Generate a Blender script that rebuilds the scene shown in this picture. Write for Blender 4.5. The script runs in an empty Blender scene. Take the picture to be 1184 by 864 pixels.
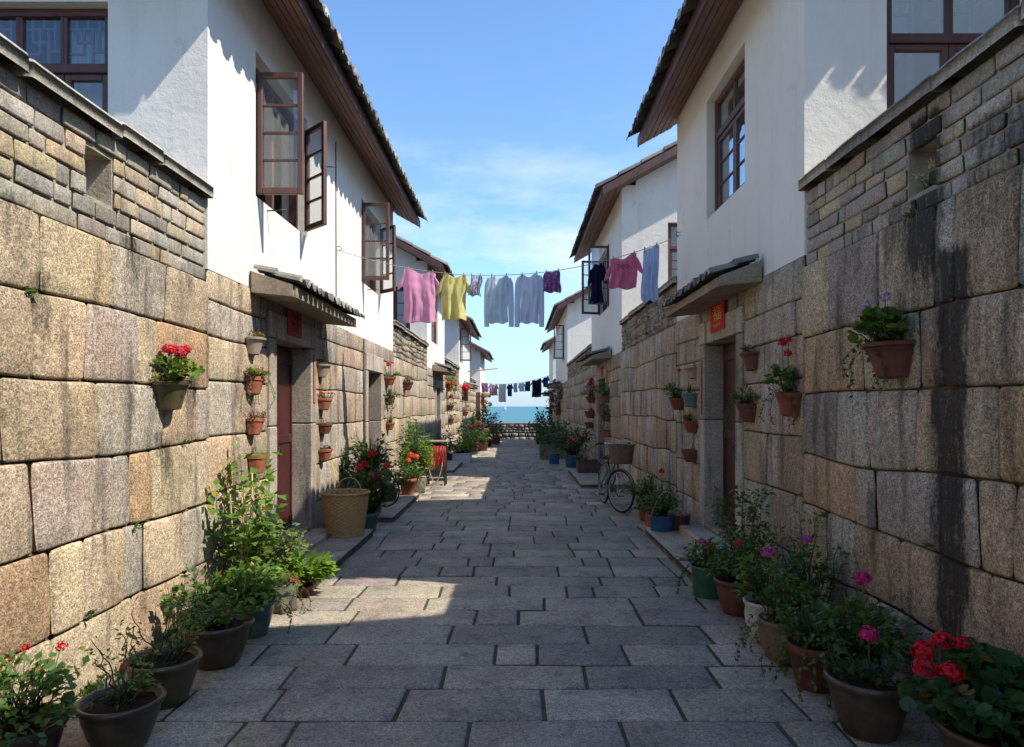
import bpy, math, random
from mathutils import Vector, noise as mn
R_ = random.Random(7)
SC = bpy.context.scene
COL = SC.collection
PI = math.pi
WL, WR = 2.6, 2.38
CAMZ = 1.7
def gz(y):
    if y < 18: return 0.0
    return -0.75 * ((min(y, 56) - 18) / 32.0) ** 1.2
# ------------------------------------------------------------------ mesh builder
class MB:
    def __init__(self): self.v = []; self.f = []; self.c = []; self.s = []
    def add(self, vs, fs, col=(1, 1, 1, 0), smooth=False):
        b = len(self.v); self.v.extend(vs)
        for f in fs: self.f.append([i + b for i in f]); self.s.append(smooth)
        if isinstance(col, list): self.c.extend(col)
        else:
            if len(col) == 3: col = (col[0], col[1], col[2], 0.0)
            self.c.extend([col] * len(vs))
    def build(self, name, mat, parent=None, origin=None):
        if origin is None:
            origin = root_of(parent)['org'] if parent is not None else (0, 0, 0)
        ox, oy, oz = origin
        me = bpy.data.meshes.new(name)
        me.from_pydata([(p[0] - ox, p[1] - oy, p[2] - oz) for p in self.v], [], self.f)
        me.polygons.foreach_set('use_smooth', self.s)
        a = me.color_attributes.new('col', 'FLOAT_COLOR', 'POINT')
        flat = []
        for c in self.c: flat.extend(c)
        a.data.foreach_set('color', flat)
        if any(c[3] > 0 for c in self.c):
            st = me.attributes.new('stain', 'FLOAT', 'POINT'); st.data.foreach_set('value', [c[3] for c in self.c])
        me.materials.append(mat); me.update()
        o = bpy.data.objects.new(name, me); COL.objects.link(o)
        if parent is not None: o.parent = parent
        else: o.location = origin
        return o
def root_of(o):
    while o.parent is not None: o = o.parent
    return ORG[o.name] if o.name in ORG else {'org': (0, 0, 0)}
ORG = {}
def thing(name, label, cat, loc=(0, 0, 0), group=None, local=False, rotz=0.0):
    """Empty at a thing's base. local=True: the parts are given in local coordinates."""
    o = bpy.data.objects.new(name, None); COL.objects.link(o)
    o.empty_display_size = 0.1
    o.location = loc; o.rotation_euler = (0, 0, rotz)
    o['label'] = label; o['category'] = cat
    if group: o['group'] = group
    ORG[o.name] = {'org': (0, 0, 0) if local else tuple(loc)}
    return o
def tag(o, label, cat, group=None):
    o['label'] = label; o['category'] = cat
    if group: o['group'] = group
    return o
def struct(o): o['kind'] = 'structure'; return o
# ------------------------------------------------------------------ shapes
def ident(a, b, c): return (a, b, c)
def cbox(mb, a0, a1, b0, b1, c0, c1, P=ident, bev=0.006, col=(1, 1, 1, 0)):
    """chamfered box in (a,b,c), mapped by P"""
    A = (min(a0, a1), max(a0, a1)); B = (min(b0, b1), max(b0, b1)); C = (min(c0, c1), max(c0, c1))
    e = min(bev, .45 * (A[1] - A[0]), .45 * (B[1] - B[0]), .45 * (C[1] - C[0]))
    vs = []; idx = {}
    for i in (0, 1):
        for j in (0, 1):
            for k in (0, 1):
                x, y, z = A[i], B[j], C[k]
                sx, sy, sz = (e if i == 0 else -e), (e if j == 0 else -e), (e if k == 0 else -e)
                for ax, p in enumerate(((x, y + sy, z + sz), (x + sx, y, z + sz), (x + sx, y + sy, z))):
                    idx[(i, j, k, ax)] = len(vs); vs.append(P(*p))
    F = []
    I = lambda i, j, k, ax: idx[(i, j, k, ax)]
    for s in (0, 1):
        F.append([I(s, 0, 0, 0), I(s, 1, 0, 0), I(s, 1, 1, 0), I(s, 0, 1, 0)])
        F.append([I(0, s, 0, 1), I(1, s, 0, 1), I(1, s, 1, 1), I(0, s, 1, 1)])
        F.append([I(0, 0, s, 2), I(1, 0, s, 2), I(1, 1, s, 2), I(0, 1, s, 2)])
    for p in (0, 1):
        for q in (0, 1):
            F.append([I(0, p, q, 1), I(1, p, q, 1), I(1, p, q, 2), I(0, p, q, 2)])
            F.append([I(p, 0, q, 0), I(p, 1, q, 0), I(p, 1, q, 2), I(p, 0, q, 2)])
            F.append([I(p, q, 0, 0), I(p, q, 1, 0), I(p, q, 1, 1), I(p, q, 0, 1)])
    for i in (0, 1):
        for j in (0, 1):
            for k in (0, 1): F.append([I(i, j, k, 0), I(i, j, k, 1), I(i, j, k, 2)])
    mb.add(vs, F, col)
def tube(mb, pts, r, n=8, col=(1, 1, 1, 0), closed=False, P=ident):
    pts = [Vector(p) for p in pts]; m = len(pts)
    rs = r if isinstance(r, (list, tuple)) else [r] * m
    vs = []; prev = None
    for i, p in enumerate(pts):
        if closed: t = pts[(i + 1) % m] - pts[i - 1]
        else: t = pts[min(i + 1, m - 1)] - pts[max(i - 1, 0)]
        t = t.normalized() if t.length > 1e-9 else Vector((0, 0, 1))
        if prev is None:
            a = Vector((0, 0, 1)) if abs(t.z) < .9 else Vector((1, 0, 0))
            u = t.cross(a).normalized()
        else:
            u = prev - t * prev.dot(t)
            u = u.normalized() if u.length > 1e-6 else t.orthogonal().normalized()
        prev = u; w = t.cross(u)
        for k in range(n):
            an = 2 * PI * k / n
            q = p + u * (math.cos(an) * rs[i]) + w * (math.sin(an) * rs[i])
            vs.append(P(q.x, q.y, q.z))
    F = []
    for i in range(m if closed else m - 1):
        j = (i + 1) % m
        for k in range(n):
            l = (k + 1) % n
            F.append([i * n + k, i * n + l, j * n + l, j * n + k])
    if not closed:
        F.append([k for k in range(n)][::-1]); F.append([(m - 1) * n + k for k in range(n)])
    mb.add(vs, F, col, True)
def lathe(mb, prof, n=28, c=(0, 0, 0), col=(1, 1, 1, 0), mod=None, sx=1.0, sy=1.0):
    vs = []; F = []; m = len(prof)
    for i, (r, z) in enumerate(prof):
        for k in range(n):
            an = 2 * PI * k / n
            rr = r + (mod(an, i, r, z) if mod else 0)
            vs.append((c[0] + rr * math.cos(an) * sx, c[1] + rr * math.sin(an) * sy, c[2] + z))
    for i in range(m - 1):
        for k in range(n):
            l = (k + 1) % n
            F.append([i * n + k, i * n + l, (i + 1) * n + l, (i + 1) * n + k])
    F.append([k for k in range(n)][::-1]); F.append([(m - 1) * n + k for k in range(n)])
    mb.add(vs, F, col, True)
def halflathe(mb, prof, n=16, flute=0.0, nf=11, col=(1, 1, 1, 0), depth=1.05):
    """D-shaped wall pot: flat back at y=0, bulging to +y"""
    vs = []; F = []; m = len(prof)
    for i, (r, z, fl) in enumerate(prof):
        for k in range(n + 1):
            an = PI * k / n
            rr = r * (1 + flute * fl * math.cos(an * nf * 2))
            vs.append((rr * math.cos(an), rr * math.sin(an) * depth, z))
    N = n + 1
    for i in range(m - 1):
        for k in range(n): F.append([i * N + k, i * N + k + 1, (i + 1) * N + k + 1, (i + 1) * N + k])
        F.append([i * N, (i + 1) * N, (i + 1) * N + n, i * N + n])
    F.append(list(range(N))[::-1]); F.append([(m - 1) * N + k for k in range(N)])
    mb.add(vs, F, col, False)
def panel(mb, P, u0, u1, v0, v1, db, df, holes=(), col=(1, 1, 1, 0)):
    """solid wall between depth db (back) and df (front) with rectangular openings"""
    us = sorted(set([u0, u1] + [x for h in holes for x in h[:2] if u0 < x < u1]))
    vs_ = sorted(set([v0, v1] + [x for h in holes for x in h[2:] if v0 < x < v1]))
    def solid(i, j):
        if i < 0 or j < 0 or i >= len(us) - 1 or j >= len(vs_) - 1: return False
        cu, cv = (us[i] + us[i + 1]) / 2, (vs_[j] + vs_[j + 1]) / 2
        return not any(h[0] < cu < h[1] and h[2] < cv < h[3] for h in holes)
    for i in range(len(us) - 1):
        for j in range(len(vs_) - 1):
            if not solid(i, j): continue
            a, b, c, d = us[i], us[i + 1], vs_[j], vs_[j + 1]
            q = [P(a, c, df), P(b, c, df), P(b, d, df), P(a, d, df), P(a, c, db), P(b, c, db), P(b, d, db), P(a, d, db)]
            F = [[0, 1, 2, 3], [4, 7, 6, 5]]
            if not solid(i - 1, j): F.append([0, 3, 7, 4])
            if not solid(i + 1, j): F.append([1, 5, 6, 2])
            if not solid(i, j - 1): F.append([0, 4, 5, 1])
            if not solid(i, j + 1): F.append([3, 2, 6, 7])
            mb.add(q, F, col)
def edges_for(L, r, lo):
    if lo == 2: return [0, min(r, L * .3) * .5, L * .5, L - min(r, L * .3) * .5, L] if L > .05 else [0, L * .5, L]
    rr = min(r, L * .33)
    e = [0, rr * .16, rr * .5, rr]
    if lo: e = [0, rr * .3, rr]
    inner = max(1, int((L - 2 * rr) / (.075 if lo == 0 else .2)))
    mid = [rr + (L - 2 * rr) * k / inner for k in range(1, inner)]
    return e + mid + [L - x for x in reversed(e)]
def one_stone(mb, P, ul, ur, vb, vt, tl, tr, col, r, bulge, lo, off, stain, skirt, rough, rad):
    """vb, vt: functions of u. tl/tr: tilt of the side joints."""
    um = (ul + ur) / 2
    w = ur - ul; h = vt(um) - vb(um)
    if w < .02 or h < .02: return
    S = edges_for(w, r, lo); T = edges_for(h, r, lo)
    Rc = min(rad, .3 * w, .3 * h)
    pts = []; cols = []; uvs = []
    for t in T:
        for s in S:
            x, y = s, t
            e = min(s, w - s, t, h - t)
            cx = Rc if s < Rc else (w - Rc if s > w - Rc else None)
            cy = Rc if t < Rc else (h - Rc if t > h - Rc else None)
            if cx is not None and cy is not None and Rc > 0:
                dx, dy = s - cx, t - cy
                L = max(abs(dx), abs(dy)); hh = math.hypot(dx, dy)
                if hh > 1e-9:
                    x = cx + dx * L / hh; y = cy + dy * L / hh; e = Rc - L
            d = off
            if e < r: d -= r - math.sqrt(max(0, r * r - (r - e) ** 2))
            d += bulge * math.sin(PI * min(1, max(0, x / w))) ** .7 * math.sin(PI * min(1, max(0, y / h))) ** .7
            f = y / h
            u = ul + x + tl * (f - .5) * (1 - x / w) + tr * (f - .5) * (x / w)
            v = vb(u) * (1 - f) + vt(u) * f
            if rough: d += rough * mn.noise(Vector((u * 7, v * 7, 3.3 + ul))) + rough * .5 * mn.noise(Vector((u * 19, v * 19, 1.3)))
            pts.append(P(u, v, d)); uvs.append((u, v))
            cols.append((col[0], col[1], col[2], stain(u, v) if stain else 0.0))
    n, m = len(S), len(T); F = []
    for j in range(m - 1):
        for i in range(n - 1): F.append([j * n + i, j * n + i + 1, (j + 1) * n + i + 1, (j + 1) * n + i])
    ring = [i for i in range(n)] + [j * n + n - 1 for j in range(1, m)] + [(m - 1) * n + i for i in range(n - 2, -1, -1)] + [j * n for j in range(m - 2, 0, -1)]
    b = len(pts)
    for q in ring:
        u, v = uvs[q]; pts.append(P(u, v, off - r - skirt)); cols.append(cols[q])
    for k in range(len(ring)):
        l = (k + 1) % len(ring); F.append([ring[k], ring[l], b + l, b + k])
    mb.add(pts, F, cols, True)
def stone_wall(mb, P, u0, u1, levels, seed, wr, pal, holes=(), r=.035, gap=.012, bulge=.012, amp=.02, tilt=.03,
               lo=0, offj=.012, stain=None, skirt=.03, rough=.006, rad=.05, front=.02, lod=None, jit=.12):
    rng = random.Random(seed)
    nl = len(levels) - 1
    def curve(k):
        if k == 0 or k == nl: return lambda u: levels[k]
        return lambda u: levels[k] + amp * 2 * mn.noise(Vector((u * .8, k * 5.1, seed * 1.7)))
    for k in range(nl):
        cb, ct = curve(k), curve(k + 1); v0, v1 = levels[k], levels[k + 1]
        ivs = [(u0, u1)]
        for h in holes:
            if h[3] <= v0 + .03 or h[2] >= v1 - .03: continue
            new = []
            for a, b in ivs:
                if h[1] <= a or h[0] >= b: new.append((a, b)); continue
                if h[0] - a > .03: new.append((a, h[0]))
                if b - h[1] > .03: new.append((h[1], b))
            ivs = new
        parts = [(a, b, cb, ct) for a, b in ivs]
        for h in holes:
            if h[3] <= v0 + .03 or h[2] >= v1 - .03: continue
            if h[3] < v1 - .05: parts.append((h[0], h[1], (lambda u, z=h[3]: z), ct))
            if h[2] > v0 + .05: parts.append((h[0], h[1], cb, (lambda u, z=h[2]: z)))
        for a, b, fb, ft in parts:
            js = [a]; u = a + rng.uniform(.3, 1) * rng.uniform(*wr)
            while u < b - wr[0] * .6:
                js.append(u); u += rng.uniform(*wr) if rng.random() > .22 else rng.uniform(wr[0] * .45, wr[0] * .8)
            js.append(b)
            ts = [0] + [rng.uniform(-tilt, tilt) for _ in js[1:-1]] + [0]
            for i in range(len(js) - 1):
                c = rng.choice(pal); q = rng.uniform(1 - jit, 1 + jit); c = [x * q * rng.uniform(.96, 1.04) for x in c]
                L = lo if lod is None else lod(js[i])
                one_stone(mb, P, js[i] + gap * .7, js[i + 1] - gap * .7, (lambda u, g=fb: g(u) + gap / 2), (lambda u, g=ft: g(u) - gap / 2),
                          ts[i], ts[i + 1], c, r, bulge, L, front + rng.uniform(-offj, offj), stain, skirt, rough if L < 2 else 0, rad)
# ------------------------------------------------------------------ materials
def M_new(name):
    m = bpy.data.materials.new(name); m.use_nodes = True
    nt = m.node_tree; b = nt.nodes['Principled BSDF']
    return m, nt, b
def N(nt, t, **kw):
    n = nt.nodes.new(t)
    for k, v in kw.items():
        if k in n.inputs.keys() if hasattr(n.inputs, 'keys') else False: n.inputs[k].default_value = v
        else: setattr(n, k, v)
    return n
def noise(nt, vec, scale, detail=3, rough=.55):
    n = nt.nodes.new('ShaderNodeTexNoise'); n.inputs['Scale'].default_value = scale; n.inputs['Detail'].default_value = detail
    n.inputs['Roughness'].default_value = rough
    if vec is not None: nt.links.new(vec, n.inputs['Vector'])
    return n.outputs['Fac']
def voro(nt, vec, scale):
    n = nt.nodes.new('ShaderNodeTexVoronoi'); n.inputs['Scale'].default_value = scale
    nt.links.new(vec, n.inputs['Vector']); return n
def maprange(nt, x, a, b, c, d):
    n = nt.nodes.new('ShaderNodeMapRange'); n.clamp = True
    for i, v in zip(('From Min', 'From Max', 'To Min', 'To Max'), (a, b, c, d)): n.inputs[i].default_value = v
    nt.links.new(x, n.inputs['Value']); return n.outputs['Result']
def math_(nt, op, a, b=None):
    n = nt.nodes.new('ShaderNodeMath'); n.operation = op
    for i, x in enumerate((a, b)):
        if x is None: continue
        if isinstance(x, (int, float)): n.inputs[i].default_value = x
        else: nt.links.new(x, n.inputs[i])
    return n.outputs[0]
def mixc(nt, fac, a, b, mode='MIX'):
    n = nt.nodes.new('ShaderNodeMix'); n.data_type = 'RGBA'; n.blend_type = mode
    for s, x in ((0, fac), (6, a), (7, b)):
        if isinstance(x, (int, float)): n.inputs[s].default_value = x
        elif isinstance(x, (tuple, list)): n.inputs[s].default_value = (x[0], x[1], x[2], 1)
        else: nt.links.new(x, n.inputs[s])
    return n.outputs[2]
def scalec(nt, col, fac):
    n = nt.nodes.new('ShaderNodeVectorMath'); n.operation = 'SCALE'
    if isinstance(col, (tuple, list)): n.inputs[0].default_value = col[:3]
    else: nt.links.new(col, n.inputs[0])
    nt.links.new(fac, n.inputs['Scale']); return n.outputs[0]
def coords(nt, which='Object', scale=None):
    t = nt.nodes.new('ShaderNodeTexCoord'); o = t.outputs[which]
    if scale:
        mp = nt.nodes.new('ShaderNodeMapping'); mp.inputs['Scale'].default_value = scale
        nt.links.new(o, mp.inputs['Vector']); o = mp.outputs[0]
    return o
def attr(nt, nm='col'):
    n = nt.nodes.new('ShaderNodeAttribute'); n.attribute_name = nm; return n
def bump(nt, bsdf, h, strength, dist=.01):
    n = nt.nodes.new('ShaderNodeBump'); n.inputs['Strength'].default_value = strength; n.inputs['Distance'].default_value = dist
    nt.links.new(h, n.inputs['Height']); nt.links.new(n.outputs[0], bsdf.inputs['Normal'])
def m_granite(name, sp=.5, mossy=0.0, rough=.85, scale=1.0, bstr=.55, gens=.65):
    m, nt, b = M_new(name); L = nt.links
    v = coords(nt); a = attr(nt)
    g1 = voro(nt, v, 150 * scale).outputs['Color']
    sepn = nt.nodes.new('ShaderNodeSeparateColor'); L.new(g1, sepn.inputs[0])
    g = maprange(nt, sepn.outputs[0], 0, 1, 1 - sp, 1 + sp)
    n2 = maprange(nt, noise(nt, v, 38 * scale, 3), .3, .7, 1 - sp * .55, 1 + sp * .55)
    n3 = maprange(nt, noise(nt, v, 2.3, 4), .3, .7, .78, 1.18)
    c = scalec(nt, a.outputs['Color'], math_(nt, 'MULTIPLY', math_(nt, 'MULTIPLY', g, n2), n3))
    # warm iron tint patches
    tint = maprange(nt, noise(nt, v, 1.1, 3), .52, .72, 0, .5)
    c = mixc(nt, tint, c, (1.07, .94, .8), 'MULTIPLY')
    # dark weather stains : attribute alpha, broken up by noise
    sv = coords(nt, 'Object', (5, 5, .55))
    br = maprange(nt, noise(nt, sv, 2.2, 5, .62), .36, .62, 0, 1)
    br2 = maprange(nt, noise(nt, v, 26, 3), .32, .62, .8, 1.1)
    sa = attr(nt, 'stain').outputs['Fac']
    rag = math_(nt, 'ADD', math_(nt, 'MULTIPLY', math_(nt, 'SUBTRACT', noise(nt, coords(nt, 'Object', (14, 14, 2.2)), 2.0, 6, .68), .5), 1.5), math_(nt, 'MULTIPLY', math_(nt, 'SUBTRACT', noise(nt, v, 45, 3), .5), .8))
    st = maprange(nt, math_(nt, 'ADD', math_(nt, 'MULTIPLY', sa, 1.05), math_(nt, 'MULTIPLY', rag, maprange(nt, sa, 0, .25, 0, 1))), .22, .95, 0, .93)
    gen = math_(nt, 'MULTIPLY', maprange(nt, noise(nt, sv, 1.3, 5, .6), .53, .68, 0, gens), br2)
    st = math_(nt, 'MAXIMUM', st, gen)
    c = mixc(nt, st, c, (.02, .017, .014))
    if mossy:
        mo = math_(nt, 'MULTIPLY', maprange(nt, noise(nt, v, 4, 5, .7), .55, .75, 0, mossy), br2)
        c = mixc(nt, mo, c, (.05, .06, .018))
    L.new(c, b.inputs['Base Color']); b.inputs['Roughness'].default_value = rough
    b.inputs['Specular IOR Level'].default_value = .3
    h = math_(nt, 'ADD', noise(nt, v, 60 * scale, 4, .7), math_(nt, 'MULTIPLY', sepn.outputs[1], .35))
    bump(nt, b, h, bstr, .012); return m
def m_plain(name, col, rough=.6, var=.15, scale=6, bstr=.0, bscale=40, spec=.4, metal=0.0, useattr=False, streak=0.0, dirt=None):
    m, nt, b = M_new(name); L = nt.links
    v = coords(nt)
    base = attr(nt).outputs['Color'] if useattr else col
    c = scalec(nt, base, maprange(nt, noise(nt, v, scale, 4), .3, .7, 1 - var, 1 + var))
    if streak:
        sv = coords(nt, 'Object', (6, 6, .5))
        c = mixc(nt, maprange(nt, noise(nt, sv, 1.5, 4), .55, .75, 0, streak), c, (.06, .05, .04))
    if dirt:
        c = mixc(nt, maprange(nt, noise(nt, v, dirt[0], 5, .7), .5, .7, 0, dirt[1]), c, dirt[2])
    L.new(c, b.inputs['Base Color']); b.inputs['Roughness'].default_value = rough
    b.inputs['Specular IOR Level'].default_value = spec; b.inputs['Metallic'].default_value = metal
    if bstr: bump(nt, b, noise(nt, v, bscale, 4), bstr, .01)
    return m
def m_plaster():
    m, nt, b = M_new('plaster'); L = nt.links; v = coords(nt)
    c = mixc(nt, maprange(nt, noise(nt, v, .9, 5, .6), .35, .7, 0, 1), (.78, .74, .665), (.71, .665, .585))
    sv = coords(nt, 'Object', (3.5, 3.5, .35))
    c = mixc(nt, maprange(nt, noise(nt, sv, 1.6, 5, .6), .55, .8, 0, .3), c, (.45, .37, .26))
    gr = noise(nt, v, 3, 6, .75)
    c = mixc(nt, maprange(nt, gr, .58, .76, 0, .45), c, (.4, .36, .31))
    L.new(c, b.inputs['Base Color']); b.inputs['Roughness'].default_value = .9; b.inputs['Specular IOR Level'].default_value = .2
    h = math_(nt, 'ADD', noise(nt, v, 9, 5, .6), math_(nt, 'MULTIPLY', noise(nt, v, 70, 2), .25))
    bump(nt, b, math_(nt, 'ADD', h, math_(nt, 'MULTIPLY', noise(nt, v, 2.2, 3), 1.6)), .3, .025); return m
def m_wood(name, c1, c2, rough=.5, grain=(2, 2, 30), bstr=.2, lichen=0.0):
    m, nt, b = M_new(name); L = nt.links
    v = coords(nt, 'Object', grain)
    f = noise(nt, v, 3, 5, .65)
    c = mixc(nt, maprange(nt, f, .3, .7, 0, 1), c1, c2)
    w = coords(nt)
    c = scalec(nt, c, maprange(nt, noise(nt, w, 2.2, 4), .3, .7, .75, 1.2))
    if lichen: c = mixc(nt, maprange(nt, noise(nt, w, 12, 5, .7), .55, .68, 0, lichen), c, (.3, .28, .22))
    L.new(c, b.inputs['Base Color']); b.inputs['Roughness'].default_value = rough
    bump(nt, b, f, bstr, .006); return m
def m_glass(name, refl=.28, tint=(.92, .95, .96)):
    m, nt, b = M_new(name); L = nt.links
    nt.nodes.remove(b)
    out = nt.nodes['Material Output']
    tr = nt.nodes.new('ShaderNodeBsdfTransparent'); tr.inputs[0].default_value = (*tint, 1)
    gl = nt.nodes.new('ShaderNodeBsdfGlossy'); gl.inputs['Roughness'].default_value = .03; gl.inputs[0].default_value = (.9, .95, 1, 1)
    fr = nt.nodes.new('ShaderNodeLayerWeight'); fr.inputs[0].default_value = .5
    k = maprange(nt, math_(nt, 'POWER', fr.outputs['Facing'], 3.5), 0, 1, refl, .9)
    v = coords(nt); bn = nt.nodes.new('ShaderNodeBump'); bn.inputs['Strength'].default_value = .03
    L.new(noise(nt, v, 3, 2), bn.inputs['Height']); L.new(bn.outputs[0], gl.inputs['Normal'])
    mx = nt.nodes.new('ShaderNodeMixShader'); L.new(k, mx.inputs[0]); L.new(tr.outputs[0], mx.inputs[1]); L.new(gl.outputs[0], mx.inputs[2])
    L.new(mx.outputs[0], out.inputs[0]); return m
def m_leaf(name='leaf', rough=.45, trans=.35):
    m, nt, b = M_new(name); L = nt.links; a = attr(nt)
    v = coords(nt)
    c = scalec(nt, a.outputs['Color'], maprange(nt, noise(nt, v, 40, 3), .3, .7, .78, 1.22))
    L.new(c, b.inputs['Base Color']); b.inputs['Roughness'].default_value = rough; b.inputs['Specular IOR Level'].default_value = .35
    tl = nt.nodes.new('ShaderNodeBsdfTranslucent'); tc = mixc(nt, 1.0, c, (1.25, 1.35, .5), 'MULTIPLY'); L.new(tc, tl.inputs[0])
    mx = nt.nodes.new('ShaderNodeMixShader'); mx.inputs[0].default_value = trans
    L.new(b.outputs[0], mx.inputs[1]); L.new(tl.outputs[0], mx.inputs[2]); L.new(mx.outputs[0], nt.nodes['Material Output'].inputs[0]); return m
def m_cloth(name, col, pattern=None, col2=None, scale=1.0):
    m, nt, b = M_new(name); L = nt.links; v = coords(nt)
    c = scalec(nt, col, maprange(nt, noise(nt, v, 8, 3), .3, .7, .9, 1.08))
    if pattern == 'stripe':
        w = nt.nodes.new('ShaderNodeTexWave'); w.inputs['Scale'].default_value = 9 * scale; w.inputs['Distortion'].default_value = .6; L.new(v, w.inputs['Vector'])
        c = mixc(nt, maprange(nt, w.outputs['Fac'], .45, .6, 0, 1), c, col2)
    elif pattern == 'floral':
        vo = voro(nt, v, 26 * scale)
        c = mixc(nt, maprange(nt, vo.outputs['Distance'], .25, .5, 0, 1), c, col2)
        sp = nt.nodes.new('ShaderNodeSeparateColor'); L.new(vo.outputs['Color'], sp.inputs[0])
        c = mixc(nt, maprange(nt, sp.outputs[0], .6, .62, 0, .7), c, (.35, .08, .3))
    elif pattern == 'print':
        mp = nt.nodes.new('ShaderNodeSeparateXYZ'); L.new(v, mp.inputs[0])
        inx = maprange(nt, math_(nt, 'ABSOLUTE', mp.outputs[0]), .10, .11, 1, 0)
        inz = maprange(nt, math_(nt, 'ABSOLUTE', math_(nt, 'ADD', mp.outputs[2], .16)), .035, .04, 1, 0)
        k = math_(nt, 'MULTIPLY', math_(nt, 'MULTIPLY', inx, inz), maprange(nt, noise(nt, v, 55, 2), .5, .53, 0, 1))
        c = mixc(nt, k, c, col2)
    L.new(c, b.inputs['Base Color']); b.inputs['Roughness'].default_value = .9; b.inputs['Specular IOR Level'].default_value = .1
    bump(nt, b, noise(nt, v, 300, 2), .12, .003)
    tl = nt.nodes.new('ShaderNodeBsdfTranslucent'); L.new(c, tl.inputs[0])
    mx = nt.nodes.new('ShaderNodeMixShader'); mx.inputs[0].default_value = .38
    L.new(b.outputs[0], mx.inputs[1]); L.new(tl.outputs[0], mx.inputs[2]); L.new(mx.outputs[0], nt.nodes['Material Output'].inputs[0]); return m
MT = {}
MT['granite'] = m_granite('granite', .52, .35, .85, .85)
MT['granite_dressed'] = m_granite('granite_dressed', .42, .15, .85, 1.1, .4)
MT['brick'] = m_granite('old_brick', .3, .4, .9, .8, .5, .35)
MT['paver'] = m_granite('paving_granite', .42, .22, .72, 1.0, .7, .35)
MT['mortar_dark'] = m_plain('mortar_dark', (.12, .1, .072), .95, .3, 9, .6, 50, .1, dirt=(7, .5, (.04, .05, .015)))
MT['mortar_light'] = m_plain('mortar_light', (.33, .29, .22), .95, .25, 9, .8, 45, .1, dirt=(5, .45, (.09, .085, .05)))
MT['joint'] = m_plain('mossy_joint', (.085, .074, .055), .95, .35, 14, .8, 60, .1, dirt=(2.2, .9, (.05, .07, .02)))
MT['plaster'] = m_plaster()
MT['red_wood'] = m_wood('red_wood', (.125, .05, .037), (.07, .028, .022), .5, (3, 3, 1.2))
MT['soffit'] = m_wood('soffit_wood', (.25, .13, .088), (.14, .072, .05), .6, (12, 1, 12))
MT['door_wood'] = m_wood('door_wood', (.075, .014, .014), (.042, .011, .011), .42, (14, 14, 1))
MT['grey_wood'] = m_wood('weathered_wood', (.36, .285, .19), (.19, .145, .1), .8, (10, 1, 10), .5, .4)
MT['tile'] = m_plain('roof_tile', (.1, .1, .1), .85, .28, 9, .5, 40, .2, useattr=True, dirt=(13, .5, (.26, .25, .2)))
MT['glass'] = m_glass('window_glass', .09)
MT['glass_blue'] = m_glass('reflecting_glass', .38)
MT['glass_dark'] = m_glass('dim_glass', .07)
MT['iron'] = m_plain('black_iron', (.02, .02, .021), .5, .2, 20, .1, 40, .5)
MT['leaf'] = m_leaf()
MT['petal'] = m_leaf('petal', .6, .3)
MT['stem'] = m_plain('stem', (.1, .12, .04), .7, .25, 20, useattr=True)
MT['soil'] = m_plain('soil', (.035, .024, .016), .95, .4, 25, 1.0, 60, .1)
MT['terracotta'] = m_plain('terracotta', (.28, .088, .042), .75, .25, 12, .25, 50, .25, dirt=(9, .35, (.3, .22, .16)))
MT['brown_terracotta'] = m_plain('brown_terracotta', (.13, .045, .028), .6, .25, 12, .2, 50, .35, dirt=(9, .3, (.15, .1, .07)))
MT['brown_glaze'] = m_plain('brown_glaze', (.055, .036, .022), .33, .35, 9, .25, 26, .5, dirt=(11, .45, (.13, .095, .05)))
MT['olive_glaze'] = m_plain('olive_glaze', (.085, .07, .03), .35, .35, 9, .2, 26, .5, dirt=(9, .4, (.05, .05, .02)))
MT['blue_glaze'] = m_plain('blue_green_glaze', (.07, .125, .12), .3, .3, 9, .15, 26, .5, dirt=(9, .4, (.2, .22, .19)))
MT['green_glaze'] = m_plain('green_glaze', (.03, .12, .06), .3, .3, 9, .1, 26, .5, dirt=(10, .35, (.16, .12, .04)))
MT['white_glaze'] = m_plain('white_glaze', (.5, .47, .4), .4, .2, 9, .1, 26, .5, dirt=(8, .45, (.2, .13, .08)))
MT['tan_clay'] = m_plain('tan_clay', (.2, .13, .075), .75, .3, 9, .3, 36, .3, dirt=(8, .45, (.06, .05, .03)))
MT['beige_clay'] = m_plain('beige_clay', (.33, .26, .19), .85, .25, 9, .3, 36, .2, dirt=(8, .4, (.16, .12, .08)))
MT['grey_stone'] = m_plain('grey_stone_pot', (.16, .145, .115), .95, .35, 12, .9, 22, .1, dirt=(7, .7, (.05, .06, .02)))
MT['blue_plastic'] = m_plain('blue_plastic', (.03, .11, .24), .45, .15, 9, 0, 20, .4, dirt=(9, .3, (.16, .17, .18)))
MT['white_plastic'] = m_plain('white_plastic', (.6, .6, .58), .5, .12, 9, 0, 20, .4, dirt=(9, .3, (.3, .27, .2)))
MT['wicker'] = m_plain('wicker', (.46, .275, .11), .7, .35, 60, .4, 70, .3)
MT['dark_wicker'] = m_plain('dark_wicker', (.17, .105, .07), .7, .3, 30, .4, 70, .3)
MT['cane'] = m_plain('cane', (.36, .27, .13), .6, .3, 10, .2, 60, .3)
MT['rope'] = m_plain('rope', (.35, .33, .3), .9, .2, 10)
MT['rubber'] = m_plain('rubber', (.012, .012, .013), .8, .2, 20)
MT['chrome'] = m_plain('chrome', (.5, .5, .5), .3, .1, 20, metal=1.0)
MT['rim_metal'] = m_plain('rim_metal', (.3, .29, .27), .5, .2, 20)
MT['bike_paint'] = m_plain('bike_paint', (.15, .155, .15), .4, .2, 20, metal=.3)
MT['red_paper'] = m_plain('red_paper', (.52, .022, .018), .75, .2, 20, .1, 30, .2)
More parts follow.
